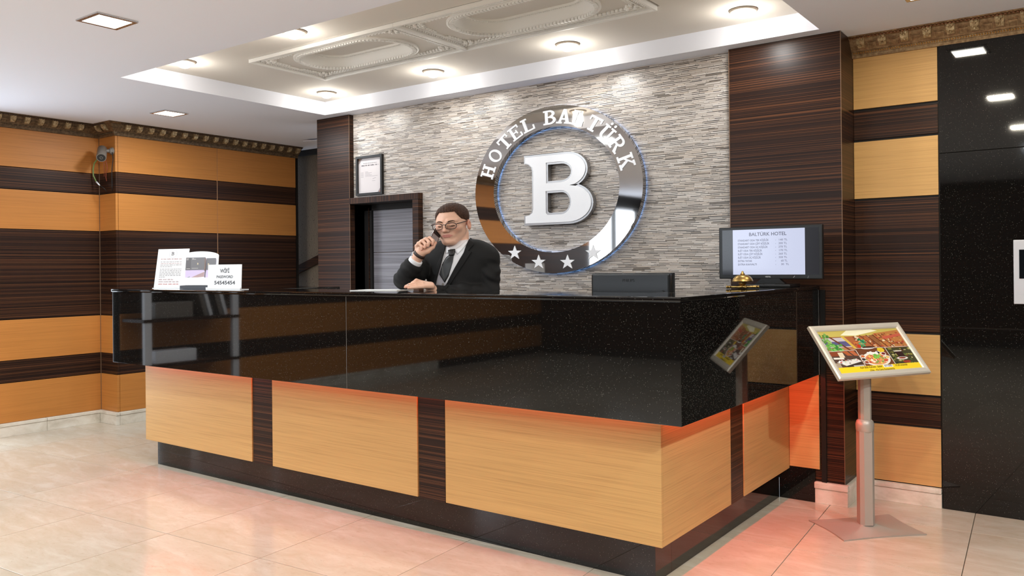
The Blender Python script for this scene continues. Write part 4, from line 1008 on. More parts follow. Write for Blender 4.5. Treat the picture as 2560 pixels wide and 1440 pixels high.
# breakfast plate
pr4(.335, .69, .12, .555, (112, 64, 40)); el(.49, .55, .085, .03, (226, 222, 220)); el(.50, .565, .075, .025, (70, 44, 34))
el(.63, .485, .042, .062, (228, 190, 46)); el(.515, .28, .165, .165, (236, 226, 214), 24); el(.515, .275, .135, .13, (220, 150, 100), 20)
for x, y, cl in ((.37, .36, (206, 110, 60)), (.36, .29, (60, 46, 50)), (.375, .22, (150, 70, 50)), (.575, .425, (44, 34, 40)), (.635, .395, (120, 40, 44)), (.66, .31, (230, 190, 110))): el(x, y, .032, .04, (226, 216, 206)); el(x, y, .023, .028, cl)
for _ in range(80):
    a, r = rp_.uniform(0, 2*PI), rp_.random()**.6; el(.515+.13*r*math.cos(a), .285+.125*r*math.sin(a), rp_.uniform(.008, .022), rp_.uniform(.01, .026), rp_.choice([(214, 90, 60), (226, 130, 84), (240, 226, 200), (110, 160, 70), (236, 196, 90), (196, 60, 50), (200, 210, 130)]), 6)
for _ in range(14): el(rp_.gauss(.52, .022), rp_.gauss(.36, .025), .014, .03, rp_.choice([(90, 160, 60), (130, 190, 80)]), 6)
for _ in range(9): el(rp_.uniform(.42, .56), rp_.uniform(.40, .45), .018, .026, (238, 232, 226), 7)
# tea glass
pr4(.70, 1, .12, .52, (70, 66, 40))
for _ in range(60): el(rp_.uniform(.71, .99), rp_.uniform(.13, .5), rp_.uniform(.008, .024), rp_.uniform(.01, .03), rp_.choice([(96, 110, 50), (60, 56, 34), (140, 130, 60), (180, 170, 110), (110, 60, 40), (46, 44, 30)]), 6)
pg([(.78, .42), (.87, .42), (.885, .28), (.80, .28)], (54, 30, 26)); pg([(.77, .445), (.88, .445), (.87, .42), (.78, .42)], (214, 206, 190)); el(.83, .26, .07, .035, (226, 216, 206)); el(.83, .265, .045, .02, (140, 60, 44)); el(.86, .175, .05, .03, (150, 56, 40))
for a in ([(0, .505), (.325, .515), (.325, .522), (0, .512)], [(.335, .552), (1, .535), (1, .527), (.335, .545)], [(.328, .52), (.334, .52), (.338, .12), (.332, .12)], [(.692, .53), (.698, .53), (.704, .12), (.698, .12)]): pg(a, (236, 230, 224))
# yellow caption band
pr4(0, 1, 0, .135, (244, 208, 40)); pr4(.54, .655, .075, .128, (240, 240, 244))
S_ = Matrix.Diagonal((1/PW, 1/PH, 1, 1))
for t, x, y, f in (('Açık Büfe Kahvaltı  Sabah', .385, .083, .27), ('07:00-', .598, .086, .10), ('10.30 arasında', .755, .083, .15), ("5.Kat - A'la Carte Restaurant'da", .50, .012, .30)):
    text_mb(t, .0145 if y > .05 else .013, TQ @ Matrix.Translation((x, y, .0030)) @ S_, srgb(88, 74, 36) if t[0] != '0' else srgb(50, 54, 100), .0001, shear=.25, fit=f*PW*1.0, mb=p)
p.build('poster', M['print'], ps)
MB().prism([(-PW/2, -PH/2), (PW/2, -PH/2), (PW/2, PH/2), (-PW/2, PH/2)], -.0052, -.0047, TP).build('poster_sheet', M['paper'], ps)

# ================================================================== shelf unit in the lobby, mirrored in the granite
bs = empty('shelf_unit', (-6.48, 1.3, 0), 'open shelf unit with white posts standing against the left wall', 'shelf')
for y in (.88, 1.70):
    MB().box(-6.345, -6.31, y-.03, y+.03, 0.003, 1.45).build('post', M['white'], bs)
for z in (.06, .43, .80, 1.17, 1.43):
    MB().box(-6.635, -6.305, .84, 1.74, z, z+.025).build('shelf_board', M['zeb'], bs)
for i in range(5):
    bk = MB(); y = .93+.05*i; h_ = .22+.02*(i % 3)
    bk.T = Matrix.Translation((-6.44, y, .826)) @ Matrix.Rotation(-.28, 4, 'X'); bk.box(-.09, .09, 0, .03, 0.009, h_)
    o = bk.build('binder', [M['white'], M['grey'], M['black'], M['white'], M['grey']][i]); tag(o, 'leaning office binder on the open shelf unit', 'binder', 'binders on the shelf unit')
o = MB().bbox(-6.5, -6.34, 1.28, 1.62, .8265, .96, .006).build('storage_box', M['grey']); tag(o, 'low grey storage box on the open shelf unit', 'box')
o = MB().bbox(-6.5, -6.34, 1.25, 1.62, .4565, .56, .006).build('paper_tray', M['white']); tag(o, 'white paper tray on the lower board of the shelf unit', 'tray')
# ================================================================== the clerk
# body and clothes are grown from signed distance fields in the clerk's own frame: x to his left, y behind him, z up from the base of the neck
ORG = (-2.7436, 3.2585, 1.3225)
A3 = lambda *v: np.array(v, np.float32)
def f_cap(P, a, b, ra, rb=None):
    rb = ra if rb is None else rb
    a, b = A3(*a), A3(*b); d = b-a; t = np.clip(((P-a) @ d)/max(float(d @ d), 1e-9), 0, 1)
    return np.linalg.norm(P-a-t[:, None]*d, axis=1)-(ra+(rb-ra)*t)
def f_ell(P, c, r):
    q = P-A3(*c); k0 = np.linalg.norm(q/A3(*r), axis=1); k1 = np.linalg.norm(q/A3(*r)**2, axis=1)
    return k0*(k0-1)/np.maximum(k1, 1e-6)
def smin(a, b, k):
    h = np.clip(.5+.5*(b-a)/k, 0, 1); return b+(a-b)*h-k*h*(1-h)
def smax(a, b, k): return -smin(-a, -b, k)
def f_chain(P, pts, rs, k=.012):
    d = None
    for i in range(len(pts)-1):
        e = f_cap(P, pts[i], pts[i+1], rs[i], rs[i+1]); d = e if d is None else smin(d, e, k)
    return d
def f_poly(P, poly):
    """signed distance in the xz plane"""
    x, z = P[:, 0], P[:, 2]; d = np.full(len(P), 1e9, np.float32); s = np.ones(len(P), np.float32); n = len(poly)
    for i in range(n):
        ax, az = poly[i]; bx_, bz = poly[i-1]
        ex, ez = bx_-ax, bz-az; wx, wz = x-ax, z-az
        t = np.clip((wx*ex+wz*ez)/(ex*ex+ez*ez), 0, 1)
        d = np.minimum(d, (wx-ex*t)**2+(wz-ez*t)**2)
        c1 = z >= az; c2 = z < bz; c3 = ex*wz > ez*wx
        fl_ = (c1 & c2 & c3) | (~c1 & ~c2 & ~c3); s = np.where(fl_, -s, s)
    return s*np.sqrt(d)
def grow(sdf, lo, hi, h, bs=12):
    lo, hi = np.array(lo), np.array(hi); nb = np.ceil((hi-lo)/(h*bs)).astype(int); n = nb*bs+1
    G = np.ones(n, np.float32)
    bc = np.stack(np.meshgrid(*[np.arange(k) for k in nb], indexing='ij'), -1).reshape(-1, 3)
    dc = sdf((lo+(bc+.5)*bs*h).astype(np.float32))
    for b_, d in zip(bc[dc < -bs*h], dc[dc < -bs*h]):
        i = b_*bs; G[i[0]:i[0]+bs+1, i[1]:i[1]+bs+1, i[2]:i[2]+bs+1] = -1
    act = bc[np.abs(dc) < bs*h*1.25]
    loc = np.stack(np.meshgrid(*[np.arange(bs+1)]*3, indexing='ij'), -1).reshape(-1, 3)
    for k in range(0, len(act), 60):
        idx = (act[k:k+60, None, :]*bs+loc[None]).reshape(-1, 3)
        G[idx[:, 0], idx[:, 1], idx[:, 2]] = sdf((lo+idx*h).astype(np.float32))
    I = G < 0
    cnt = sum(I[a:n[0]-1+a, b:n[1]-1+b, c:n[2]-1+c].astype(np.int8) for a in (0, 1) for b in (0, 1) for c in (0, 1))
    cells = np.argwhere((cnt > 0) & (cnt < 8)); vid = -np.ones(n-1, np.int64); vid[tuple(cells.T)] = np.arange(len(cells))
    acc = np.zeros((len(cells), 3)); num = np.zeros(len(cells))
    cor = [(a, b, c) for a in (0, 1) for b in (0, 1) for c in (0, 1)]
    for i, p in enumerate(cor):
        for q in cor[i+1:]:
            if sum(abs(np.array(p)-q)) != 1: continue
            g0 = G[tuple((cells+p).T)]; g1 = G[tuple((cells+q).T)]; m = (g0 < 0) != (g1 < 0)
            t = np.where(m, g0/np.where(m, g0-g1, 1), 0)
            acc += np.where(m[:, None], np.array(p)+(np.array(q)-p)*t[:, None], 0); num += m
    V = lo+(cells+acc/num[:, None])*h
    F = []
    for ax in range(3):
        o1, o2 = [(1, 2), (2, 0), (0, 1)][ax]
        sl0 = [slice(None)]*3; sl1 = [slice(None)]*3; sl0[ax] = slice(0, -1); sl1[ax] = slice(1, None)
        a, b = I[tuple(sl0)], I[tuple(sl1)]; e = np.argwhere(a != b)
        e = e[(e[:, o1] > 0) & (e[:, o2] > 0) & (e[:, o1] < n[o1]-1) & (e[:, o2] < n[o2]-1)]
        ins = a[tuple(e.T)]; d1 = np.zeros(3, int); d1[o1] = 1; d2 = np.zeros(3, int); d2[o2] = 1
        q = np.stack([vid[tuple((e-d1-d2).T)], vid[tuple((e-d2).T)], vid[tuple(e.T)], vid[tuple((e-d1).T)]], 1)
        q[~ins] = q[~ins][:, ::-1]; F.append(q)
    return V, np.concatenate(F)
def grown(name, sdf, lo, hi, h, m, parent, color=None, smooth_iter=1):
    V, F = grow(sdf, lo, hi, h)
    me = bpy.data.meshes.new(name); me.from_pydata((V+[0, 0, ORG[2]]).tolist(), [], F.tolist()); me.materials.append(m)
    me.polygons.foreach_set('use_smooth', [True]*len(me.polygons))
    if color is not None:
        c_ = color(V.astype(np.float32)); at = me.color_attributes.new('Col', 'FLOAT_COLOR', 'POINT')
        at.data.foreach_set('color', np.concatenate([c_, np.ones((len(c_), 1))], 1).astype(np.float32).ravel())
    me.validate(); me.update()
    o = bpy.data.objects.new(name, me); COL.objects.link(o); o.parent = parent
    if smooth_iter:
        s_ = o.modifiers.new('smooth', 'SMOOTH'); s_.factor = .5; s_.iterations = smooth_iter
    return o

person = empty('person', (ORG[0], ORG[1], 0), 'person in black suit and glasses phoning behind the counter', 'person', rz=YAW)
M['skin'] = mat('skin', rough=.42, spec=.35, build=vcol)
sb_ = M['skin'].node_tree.nodes['Principled BSDF']; sb_.inputs['Subsurface Weight'].default_value = .12; sb_.inputs['Subsurface Radius'].default_value = (.008, .003, .0015)
def weave(c, s_=900):
    def bld(nt, b):
        n1 = noise(nt, pos(nt, (1, 1, 1)), s_, 2); r = ramp(nt, [(.3, tuple(x*.8 for x in c[:3])+(1,)), (.7, tuple(x*1.25 for x in c[:3])+(1,))]); lk(nt, n1.outputs[0], r.inputs[0]); lk(nt, r.outputs[0], b.inputs['Base Color'])
    return bld
M['suit'] = mat('black_suit_wool', rough=.75, spec=.25, build=weave(srgb(25, 24, 24)))
M['shirt'] = mat('white_shirt_cotton', srgb(236, 236, 240), .6)
M['vest'] = mat('light_grey_waistcoat', rough=.7, build=weave(srgb(176, 172, 178)))
M['tie'] = mat('charcoal_satin_tie', srgb(38, 38, 38), .4)
def hair_b(nt, b):
    n1 = noise(nt, pos(nt, (260, 260, 60)), 1, 3, .7); r = ramp(nt, [(.3, srgb(32, 19, 14)), (.5, srgb(60, 38, 27)), (.72, srgb(92, 62, 45))]); lk(nt, n1.outputs[0], r.inputs[0]); lk(nt, r.outputs[0], b.inputs['Base Color']); bump(nt, b, n1.outputs[0], .5, .002)
M['hair'] = mat('short_brown_hair', rough=.7, spec=.2, build=hair_b)
M['specs'] = mat('dark_spectacle_frame', srgb(44, 24, 24), .25)
M['clear'] = mat('spectacle_lens', (1, 1, 1, 1), .0)
cb = M['clear'].node_tree.nodes['Principled BSDF']; cb.inputs['Transmission Weight'].default_value = 1; cb.inputs['IOR'].default_value = 1.02

# ---- head frame
HC = A3(*(-0.0201, 0.0100, 0.1223)); HS = A3(1.07, .98, .925)
def rot(yaw, pit, rol):
    cz, sz, cx2, sx2, cy2, sy2 = math.cos(yaw), math.sin(yaw), math.cos(pit), math.sin(pit), math.cos(rol), math.sin(rol)
    return np.array([[cz, -sz, 0], [sz, cz, 0], [0, 0, 1]]) @ np.array([[1, 0, 0], [0, cx2, -sx2], [0, sx2, cx2]]) @ np.array([[cy2, 0, sy2], [0, 1, 0], [-sy2, 0, cy2]])
HR = rot(math.radians(-18), math.radians(8), math.radians(-3)).astype(np.float32)
def toh(P): return ((P-HC) @ HR)/HS
def fromh(p): return tuple(float(x) for x in (A3(*p)*HS) @ HR.T + HC)
def f_skull(H): return smin(f_ell(H, (0, .016, .034), (.079, .097, .078)), f_ell(H, (0, -.024, -.020), (.0635, .066, .080)), .03)
def f_head(P, lips=True):
    H = toh(P); X = np.abs(H[:, 0]); S = H.copy(); S[:, 0] = X
    d = f_skull(H)
    d = smin(d, f_ell(H, (0, -.066, -.089), (.024, .022, .019)), .022)                 # chin
    d = smin(d, f_cap(S, (.049, .002, -.044), (.021, -.055, -.090), .014, .013), .032)   # jaw
    d = smin(d, f_ell(S, (.040, -.056, -.016), (.024, .021, .022)), .020)             # cheek
    d = smin(d, f_cap(S, (.014, -.082, .024), (.046, -.068, .026), .0085, .008), .014)   # brow
    d = smax(d, -f_ell(S, (.031, -.097, .004), (.020, .015, .0125)), .012)           # eye socket
    d = smin(d, f_ell(S, (.0305, -.0725, .003), (.0155, .0135, .0125)), .005)        # lids
    d = smax(d, -f_cap(S, (.018, -.0885, -.003), (.043, -.082, -.0015), .0012), .0025)    # lash line
    d = smin(d, f_cap(H, (0, -.084, .016), (0, -.107, -.024), .0065, .0095), .010)      # nose
    d = smin(d, f_ell(S, (.0105, -.094, -.028), (.0085, .009, .0075)), .007)          # nostril wing
    d = smax(d, -f_ell(S, (.006, -.100, -.0365), (.0035, .005, .003)), .003)
    d = smin(d, f_ell(H, (0, -.072, -.055), (.030, .014, .018)), .014)                # mouth mound
    if lips:
        d = smin(d, f_chain(S, LU, [.0034, .0030, .0012], .004), .004)
        d = smin(d, f_chain(S, LD, [.0044, .0036, .0012], .004), .004)
        d = smax(d, -f_chain(S, LM, [.0013, .0013, .0010], .002), .002)
    d = smin(d, smax(f_ell(S, (.084, .010, -.010), (.0085, .019, .030)), -f_ell(S, (.0945, .006, -.006), (.0085, .0115, .019)), .003), .005)   # ears
    return d*.93
def face_y(x, z, lips=False):
    y = -.14
    for _ in range(60): y += .9*float(f_head(A3(*fromh((x, y, z)))[None], lips)[0])
    return y
LU = [(x, face_y(x, z)+o, z) for x, z, o in ((0, -.0510, .0018), (.013, -.0516, .0018), (.026, -.0545, .0010))]
LD = [(x, face_y(x, z)+o, z) for x, z, o in ((0, -.0595, .0022), (.012, -.0592, .0022), (.023, -.0562, .0010))]
LM = [(x, face_y(x, z)-.0025, z) for x, z in ((0, -.0552), (.013, -.0548), (.027, -.0552))]
NA, NB = (0.0164, 0.0450, 0.0759), (0.0185, 0.0550, -0.0719)
def f_neck(P): return f_cap(P, NA, NB, .048, .054)
# ---- torso frame
TRt = rot(math.radians(-20), math.radians(4), 0).astype(np.float32)
def tot(P): return P @ TRt
def fromt(p): return tuple(float(x) for x in A3(*p) @ TRt.T)
def f_torso(P):
    T = tot(P)
    d = smin(f_ell(T, (0, .03, -.17), (.170, .112, .20)), f_cap(T, (-.150, .035, -.056), (.156, .035, -.054), .056), .06)
    d = smin(d, f_cap(T, (-.085, .04, -.030), (.10, .04, -.030), .052), .05)
    d = smin(d, f_ell(T, (0, .035, -.40), (.158, .105, .22)), .06)
    return smin(d, f_ell(T, (0, .04, -.53), (.165, .11, .12)), .05)
SL = fromt((.163, .035, -.075)); SR = fromt((-.160, .035, -.075))
EL, WL = (0.1763, -0.0500, -0.2228), (-0.0972, -0.1300, -0.2198)
ER, WR = (-0.2616, -0.0600, -0.1593), (-0.1822, -0.1050, -0.0429)
lerp3 = lambda a, b, t: tuple(a[i]+(b[i]-a[i])*t for i in range(3))
# ---- hands
RH = [([(-0.1760, -0.1050, -0.0268), (-0.1529, -0.0900, 0.0337), (-0.1250, -0.1050, 0.0490), (-0.1052, -0.1250, 0.0341), (-0.1087, -0.1320, 0.0160)], [0.0150, 0.0096, 0.0086, 0.0079, 0.0067]),
      ([(-0.1800, -0.1050, -0.0268), (-0.1685, -0.0950, 0.0317), (-0.1418, -0.1180, 0.0447), (-0.1241, -0.1360, 0.0260), (-0.1299, -0.1400, 0.0080)], [0.0150, 0.0099, 0.0088, 0.0081, 0.0069]),
      ([(-0.1841, -0.1050, -0.0288), (-0.1821, -0.1000, 0.0216), (-0.1593, -0.1240, 0.0347), (-0.1418, -0.1400, 0.0161), (-0.1456, -0.1430, 0.0001)], [0.0150, 0.0095, 0.0084, 0.0077, 0.0067]),
      ([(-0.1861, -0.1050, -0.0308), (-0.1917, -0.1050, 0.0095), (-0.1772, -0.1260, 0.0208), (-0.1600, -0.1380, 0.0043), (-0.1619, -0.1400, -0.0096)], [0.0140, 0.0086, 0.0076, 0.0069, 0.0060]),
      ([(-0.1694, -0.1100, -0.0290), (-0.1337, -0.1250, -0.0176), (-0.1080, -0.1200, 0.0023), (-0.0947, -0.1100, 0.0245)], [0.0165, 0.0133, 0.0099, 0.0073])]
LH = [([(-0.1144, -0.1550, -0.1851), (-0.1524, -0.1700, -0.1746), (-0.1845, -0.1820, -0.1622), (-0.2034, -0.1900, -0.1756), (-0.2147, -0.1950, -0.1872)], [.0140, .0104, .0090, .0082, .0070]),
      ([(-0.1134, -0.1650, -0.1869), (-0.1542, -0.1900, -0.1781), (-0.1899, -0.2040, -0.1755), (-0.2145, -0.2120, -0.1829), (-0.2336, -0.2160, -0.1905)], [.0140, .0102, .0088, .0080, .0068]),
      ([(-0.1108, -0.1720, -0.1888), (-0.1503, -0.2080, -0.1856), (-0.1859, -0.2220, -0.1869), (-0.2104, -0.2300, -0.1904), (-0.2333, -0.2340, -0.1949)], [.0140, .0098, .0085, .0078, .0066]),
      ([(-0.1081, -0.1800, -0.1926), (-0.1467, -0.2240, -0.1931), (-0.1783, -0.2380, -0.1954), (-0.1969, -0.2450, -0.1970), (-0.2160, -0.2480, -0.1986)], [.0130, .0088, .0077, .0070, .0062]),
      ([(-0.1188, -0.1500, -0.1852), (-0.1467, -0.1500, -0.1889), (-0.1746, -0.1500, -0.1946), (-0.1982, -0.1520, -0.1963)], [.0140, .0120, .0098, .0080])]
def f_hand(P, H, wrist, palm, pr_):
    d = f_ell(P, palm, pr_)
    for pts, rs in H: d = smin(d, f_chain(P, pts, rs, .004), .005)
    return smin(d, f_cap(P, wrist, lerp3(wrist, palm, .5), .0265, .024), .014)
PR_, PL_ = (-0.1614, -0.1080, -0.0049), (-0.1378, -0.1780, -0.1884)
def f_skin(P):
    d = smin(f_head(P), f_neck(P), .008)
    d = smin(d, f_torso(P)+.030, .03)
    for s_, e_, w_ in ((SL, EL, WL), (SR, ER, WR)):
        d = smin(d, smin(f_cap(P, s_, e_, .036, .030), f_cap(P, e_, w_, .031, .0255), .02), .02)
    d = smin(d, f_hand(P, RH, WR, PR_, (.026, .017, .028)), .008)
    return smin(d, f_hand(P, LH, WL, PL_, (.026, .028, .0120)), .008)
LIP = srgb(198, 130, 120)[:3]; SK = srgb(226, 180, 156)[:3]; BL = srgb(216, 150, 128)[:3]
def skin_col(V):
    H = toh(V); S = H.copy(); S[:, 0] = np.abs(H[:, 0]); c_ = np.tile(np.array(SK), (len(V), 1))
    def blend(d, r0, r1, col, k=1.0):
        t = (np.clip((r1-d)/(r1-r0), 0, 1)*k)[:, None]; c_[:] = c_*(1-t)+np.array(col)*t
    blend(f_ell(S, (.083, .012, -.010), (.012, .02, .03)), 0, .006, BL, .7)
    blend(f_cap(H, (0, -.105, -.024), (0, -.107, -.026), .006), 0, .010, BL, .45)
    blend(f_ell(S, (.042, -.07, -.02), (.016, .016, .016)), 0, .016, BL, .25)
    blend(f_chain(S, LU, [.0036, .0032, .0012], .003), .0005, .0028, LIP); blend(f_chain(S, LD, [.0044, .0036, .0012], .003), .0005, .0028, LIP)
    blend(f_cap(S, (.017, -.0875, -.003), (.044, -.081, -.0015), .0008), .0, .0025, srgb(60, 40, 34)[:3], .85)
    for pts, rs in RH+LH: blend(np.linalg.norm(V-A3(*pts[-1]), axis=1), .006, .016, BL, .5)
    return c_
grown('body', f_skin, (-.34, -.32, -.30), (.28, .22, .27), .0024, M['skin'], person, skin_col)

# ---- hair
def f_hair(P):
    H = toh(P); X = np.abs(H[:, 0]); Y, Z = H[:, 1], H[:, 2]
    top = np.clip((Z-.02)/.07, 0, 1)
    d = f_ell(H, (0, .016, .034), (.0792, .0975, .0785))-(.0008+.0066*top)
    d = d+.0006*np.sin(H[:, 0]*420+Y*130)*top
    front = .074-.055*np.clip((X-.040)/.030, 0, 1)**1.3-.03*np.clip((Y+.05)/.04, 0, 1)*np.clip((X-.05)/.02, 0, 1)
    side = np.where(Y > -.010, -.004-.32*np.clip(Y-.020, 0, .14), 9)
    sb2 = np.where((Y > -.026) & (Y <= -.010), .000, 9)
    ln = np.minimum(np.minimum(front, side), sb2)
    edge = .0008*np.sin(H[:, 0]*310+1.3)+.0007*np.sin(H[:, 0]*810)
    d = smax(d, (ln+edge-Z)*.75, .0035)
    # keep clear of the ears
    S = H.copy(); S[:, 0] = X
    return smax(d, -f_ell(S, (.086, .010, -.012), (.016, .022, .031)), .004)*.9
grown('hair', f_hair, (-.16, -.13, .0), (.13, .17, .28), .0022, M['hair'], person, None, 1)
def add_child(mb, name, m, smooth=True):
    """mesh given in the clerk's own frame"""
    me = mb.mesh(name, m, smooth); o = bpy.data.objects.new(name, me); COL.objects.link(o); o.parent = person; return o
def on_face(x, z, off):
    """point of the face in front of (x, z) in head coordinates"""
    return fromh((x, face_y(x, z, True)-off, z))
for s_ in (-1, 1):
    q = MB(); q.T = Matrix.Translation((0, 0, ORG[2])); q.tube([on_face(s_*x, z, .0006) for x, z in ((.013, .020), (.020, .0235), (.029, .0255), (.038, .0255), (.047, .0215))], [.0018, .0027, .0027, .0022, .0010], 8); add_child(q, 'eyebrow', M['hair'])
    q = MB(); q.T = Matrix.Translation((0, 0, ORG[2])); q.tube([on_face(s_*x, z, .0002) for x, z in ((.018, -.0015), (.024, -.0040), (.031, -.0050), (.038, -.0040), (.044, -.0010))], [.0006, .0012, .0014, .0013, .0006], 6); add_child(q, 'eyelashes', M['hair'])
# ---- spectacles
sp_ = bpy.data.objects.new('spectacles', None); COL.objects.link(sp_); sp_.parent = person
def add_sub(mb, name, m, parent, smooth=True):
    me = mb.mesh(name, m, smooth); o = bpy.data.objects.new(name, me); COL.objects.link(o); o.parent = parent; return o
ZO = Matrix.Translation((0, 0, ORG[2]))
def rim(s_):
    pts = []
    for i in range(24):
        a = 2*PI*i/24; c2, s2 = math.cos(a), math.sin(a); k = 1/max(abs(c2)**3+abs(s2)**3, 1e-6)**(1/3)
        u2_, v2_ = .0265*c2*k, .0165*s2*k
        x = .0345+u2_; pts.append(fromh((s_*x, -.1125+.010*((x-.01)/.06)**2-.04*v2_*0, -.001+v2_)))
    return pts
for s_ in (-1, 1):
    q = MB(); q.T = ZO; pts = rim(s_); q.tube(pts+[pts[0]], .0017, 6, False); add_sub(q, 'rim', M['specs'], sp_)
    q = MB(); q.T = ZO; q.tube(pts[1:12], .0022, 6); add_sub(q, 'brow_bar', M['specs'], sp_)
    q = MB(); q.T = ZO; c3 = fromh((s_*.0345, -.1115, -.001)); q.add([c3]+pts, [(0, i+1, (i+1) % 24+1) for i in range(24)]); add_sub(q, 'lens', M['clear'], sp_)
    q = MB(); q.T = ZO; q.tube([fromh(p) for p in ((s_*.060, -.1045, .007), (s_*.072, -.094, .010), (s_*.0805, -.05, .013), (s_*.0835, .000, .014), (s_*.085, .018, .010))], [.0022, .0024, .0020, .0018, .0016], 6); add_sub(q, 'temple', M['specs'], sp_)
q = MB(); q.T = ZO; q.tube([fromh(p) for p in ((-.0095, -.1120, .006), (-.005, -.1145, .0085), (.005, -.1145, .0085), (.0095, -.1120, .006))], .0019, 6); add_sub(q, 'bridge', M['specs'], sp_)

# ---- clothes
VOP = [(-0.0488, 0.0310), (-0.0345, 0.0470), (0.0626, 0.0582), (0.0726, 0.0459), (0.0416, -0.0265), (-0.0037, -0.1029), (-0.0531, -0.1954), (-0.0621, -0.2843), (-0.1187, -0.2837), (-0.1077, -0.1989), (-0.0784, -0.0981), (-0.0532, -0.0054)]
def f_sleeves(P, o):
    d1 = f_chain(P, [SL, lerp3(SL, EL, .5), EL, lerp3(EL, WL, .5), lerp3(EL, WL, 1.0)], [.060+o, .050+o, .040+o, .035+o, .031+o], .03)
    d2 = f_chain(P, [SR, lerp3(SR, ER, .5), ER, lerp3(ER, WR, .5), lerp3(ER, WR, .80)], [.060+o, .053+o, .046+o, .044+o, .040+o], .03)
    return np.minimum(d1, d2)
def f_jacket(P):
    b = f_torso(P)-.009
    T = tot(P)
    b = b+.0035*np.sin(T[:, 0]*42+T[:, 2]*60+1.5*np.sin(T[:, 2]*25))*np.clip((-T[:, 2]-.05)/.1, 0, 1)
    col = smax(f_cap(P, NA, NB, .060, .068), (P[:, 2]-.052+.30*np.clip(-P[:, 1]+.02, 0, .1)), .006)
    b = smin(b, col, .012)
    s_ = f_sleeves(P, .0)+.0035*np.sin(P[:, 2]*105+P[:, 0]*55+2*np.sin(P[:, 1]*40))*np.sin(P[:, 0]*48+P[:, 2]*30+1)
    cut = np.maximum(f_poly(P, VOP), P[:, 1]-.055)
    b = smax(b, -cut, .003)
    d = smin(b, s_, .010)
    # cuffs end cleanly
    for e_, w_, t in ((ER, WR, .74),):
        n3 = A3(*w_)-A3(*e_); L3 = float(np.linalg.norm(n3)); n3 = n3/L3; c3 = A3(*lerp3(e_, w_, t)); near = f_cap(P, lerp3(e_, w_, .7), w_, .075)
        d = np.where(near < 0, smax(d, (P-c3) @ n3, .002), d)
    return smax(d, -(P[:, 2]+.60), .01)*.9
grown('jacket', f_jacket, (-.36, -.26, -.62), (.28, .20, .10), .0034, M['suit'], person)
def f_shirt(P):
    b = smax(f_torso(P)-.002, -(P[:, 2]+.58), .01)
    front = np.clip(-P[:, 1]+.045, 0, .12)
    col = smax(f_cap(P, NA, NB, .0545, .062), (P[:, 2]-.046+.34*front), .003)
    cu = None
    for e_, w_, t0, t1, r in ((EL, WL, .5, .75, .024), (ER, WR, .5, .87, .0345)):
        n3 = A3(*w_)-A3(*e_); n3 = n3/np.linalg.norm(n3); c3 = A3(*lerp3(e_, w_, t1))
        c4 = smax(f_cap(P, lerp3(e_, w_, t0), w_, r+.002, r), (P-c3) @ n3, .002); cu = c4 if cu is None else np.minimum(cu, c4)
    return np.minimum(smin(b, col, .010), cu)*.95
grown('shirt', f_shirt, (-.30, -.28, -.60), (.26, .20, .10), .0032, M['shirt'], person)
VST = [(-0.0702, -0.0820), (-0.0925, -0.0919), (-0.1386, -0.2532), (-0.0077, -0.3050), (-0.0204, -0.1634), (-0.0530, -0.1813)]
def f_vest(P): return np.maximum(smax(f_torso(P)-.0052, -(P[:, 2]+.56), .01), np.maximum(f_poly(P, VST), P[:, 1]-.03))
grown('waistcoat', f_vest, (-.22, -.20, -.40), (.12, .08, -.05), .003, M['vest'], person)
def drape(f, x, z, y0=-.32):
    y = np.full(len(x), y0, np.float32)
    for _ in range(60):
        d = f(np.stack([x, y, z], 1).astype(np.float32)); y = y+np.clip(d, -.02, .05)*.9
    return y
def draped(name, polyg, f, off, thick, m, cuts=3):
    bm = bmesh.new(); vs = [bm.verts.new((p[0], 0, p[1])) for p in polyg]; bm.faces.new(vs)
    bmesh.ops.triangulate(bm, faces=bm.faces[:])
    for _ in range(cuts): bmesh.ops.subdivide_edges(bm, edges=bm.edges[:], cuts=1, use_grid_fill=True)
    x = np.array([v.co.x for v in bm.verts], np.float32); z = np.array([v.co.z for v in bm.verts], np.float32)
    y = drape(f, x, z); ok = y < .08; y = np.where(ok, y, np.median(y[ok]))-off
    for v, yy in zip(bm.verts, y): v.co.y = yy; v.co.z += ORG[2]
    me = bpy.data.meshes.new(name); bm.to_mesh(me); bm.free(); me.materials.append(m); me.polygons.foreach_set('use_smooth', [True]*len(me.polygons))
    o = bpy.data.objects.new(name, me); COL.objects.link(o); o.parent = person
    s_ = o.modifiers.new('thickness', 'SOLIDIFY'); s_.thickness = thick; s_.offset = 0
    return o
f_front = lambda P: np.minimum(f_shirt(P), f_vest(P))
tie = draped('tie', [(-0.0313, -0.0359), (-0.0070, -0.0342), (-0.0135, -0.0725), (-0.0239, -0.1068), (-0.0344, -0.1430), (-0.0549, -0.1772), (-0.0828, -0.1345), (-0.0682, -0.0841), (-0.0476, -0.0479)], f_front, .003, .003, M['tie'])
draped('tie_knot', [(-0.0372, -0.0136), (-0.0250, -0.0097), (-0.0007, -0.0079), (-0.0029, -0.0241), (-0.0071, -0.0382), (-0.0314, -0.0400)], f_shirt, .006, .010, M['tie'], 2)
jk = lambda P: np.minimum(f_jacket(P), f_torso(P)-.004)
draped('lapel', [(0.0665, 0.0419), (0.0826, 0.0357), (0.0945, 0.0154), (0.0659, -0.0167), (0.0840, -0.0229), (0.0512, -0.0731), (-0.0062, -0.1575), (-0.0493, -0.2157), (-0.0573, -0.2115), (-0.0511, -0.1954), (-0.0016, -0.1029), (0.0436, -0.0266)], jk, .0035, .003, M['suit'])
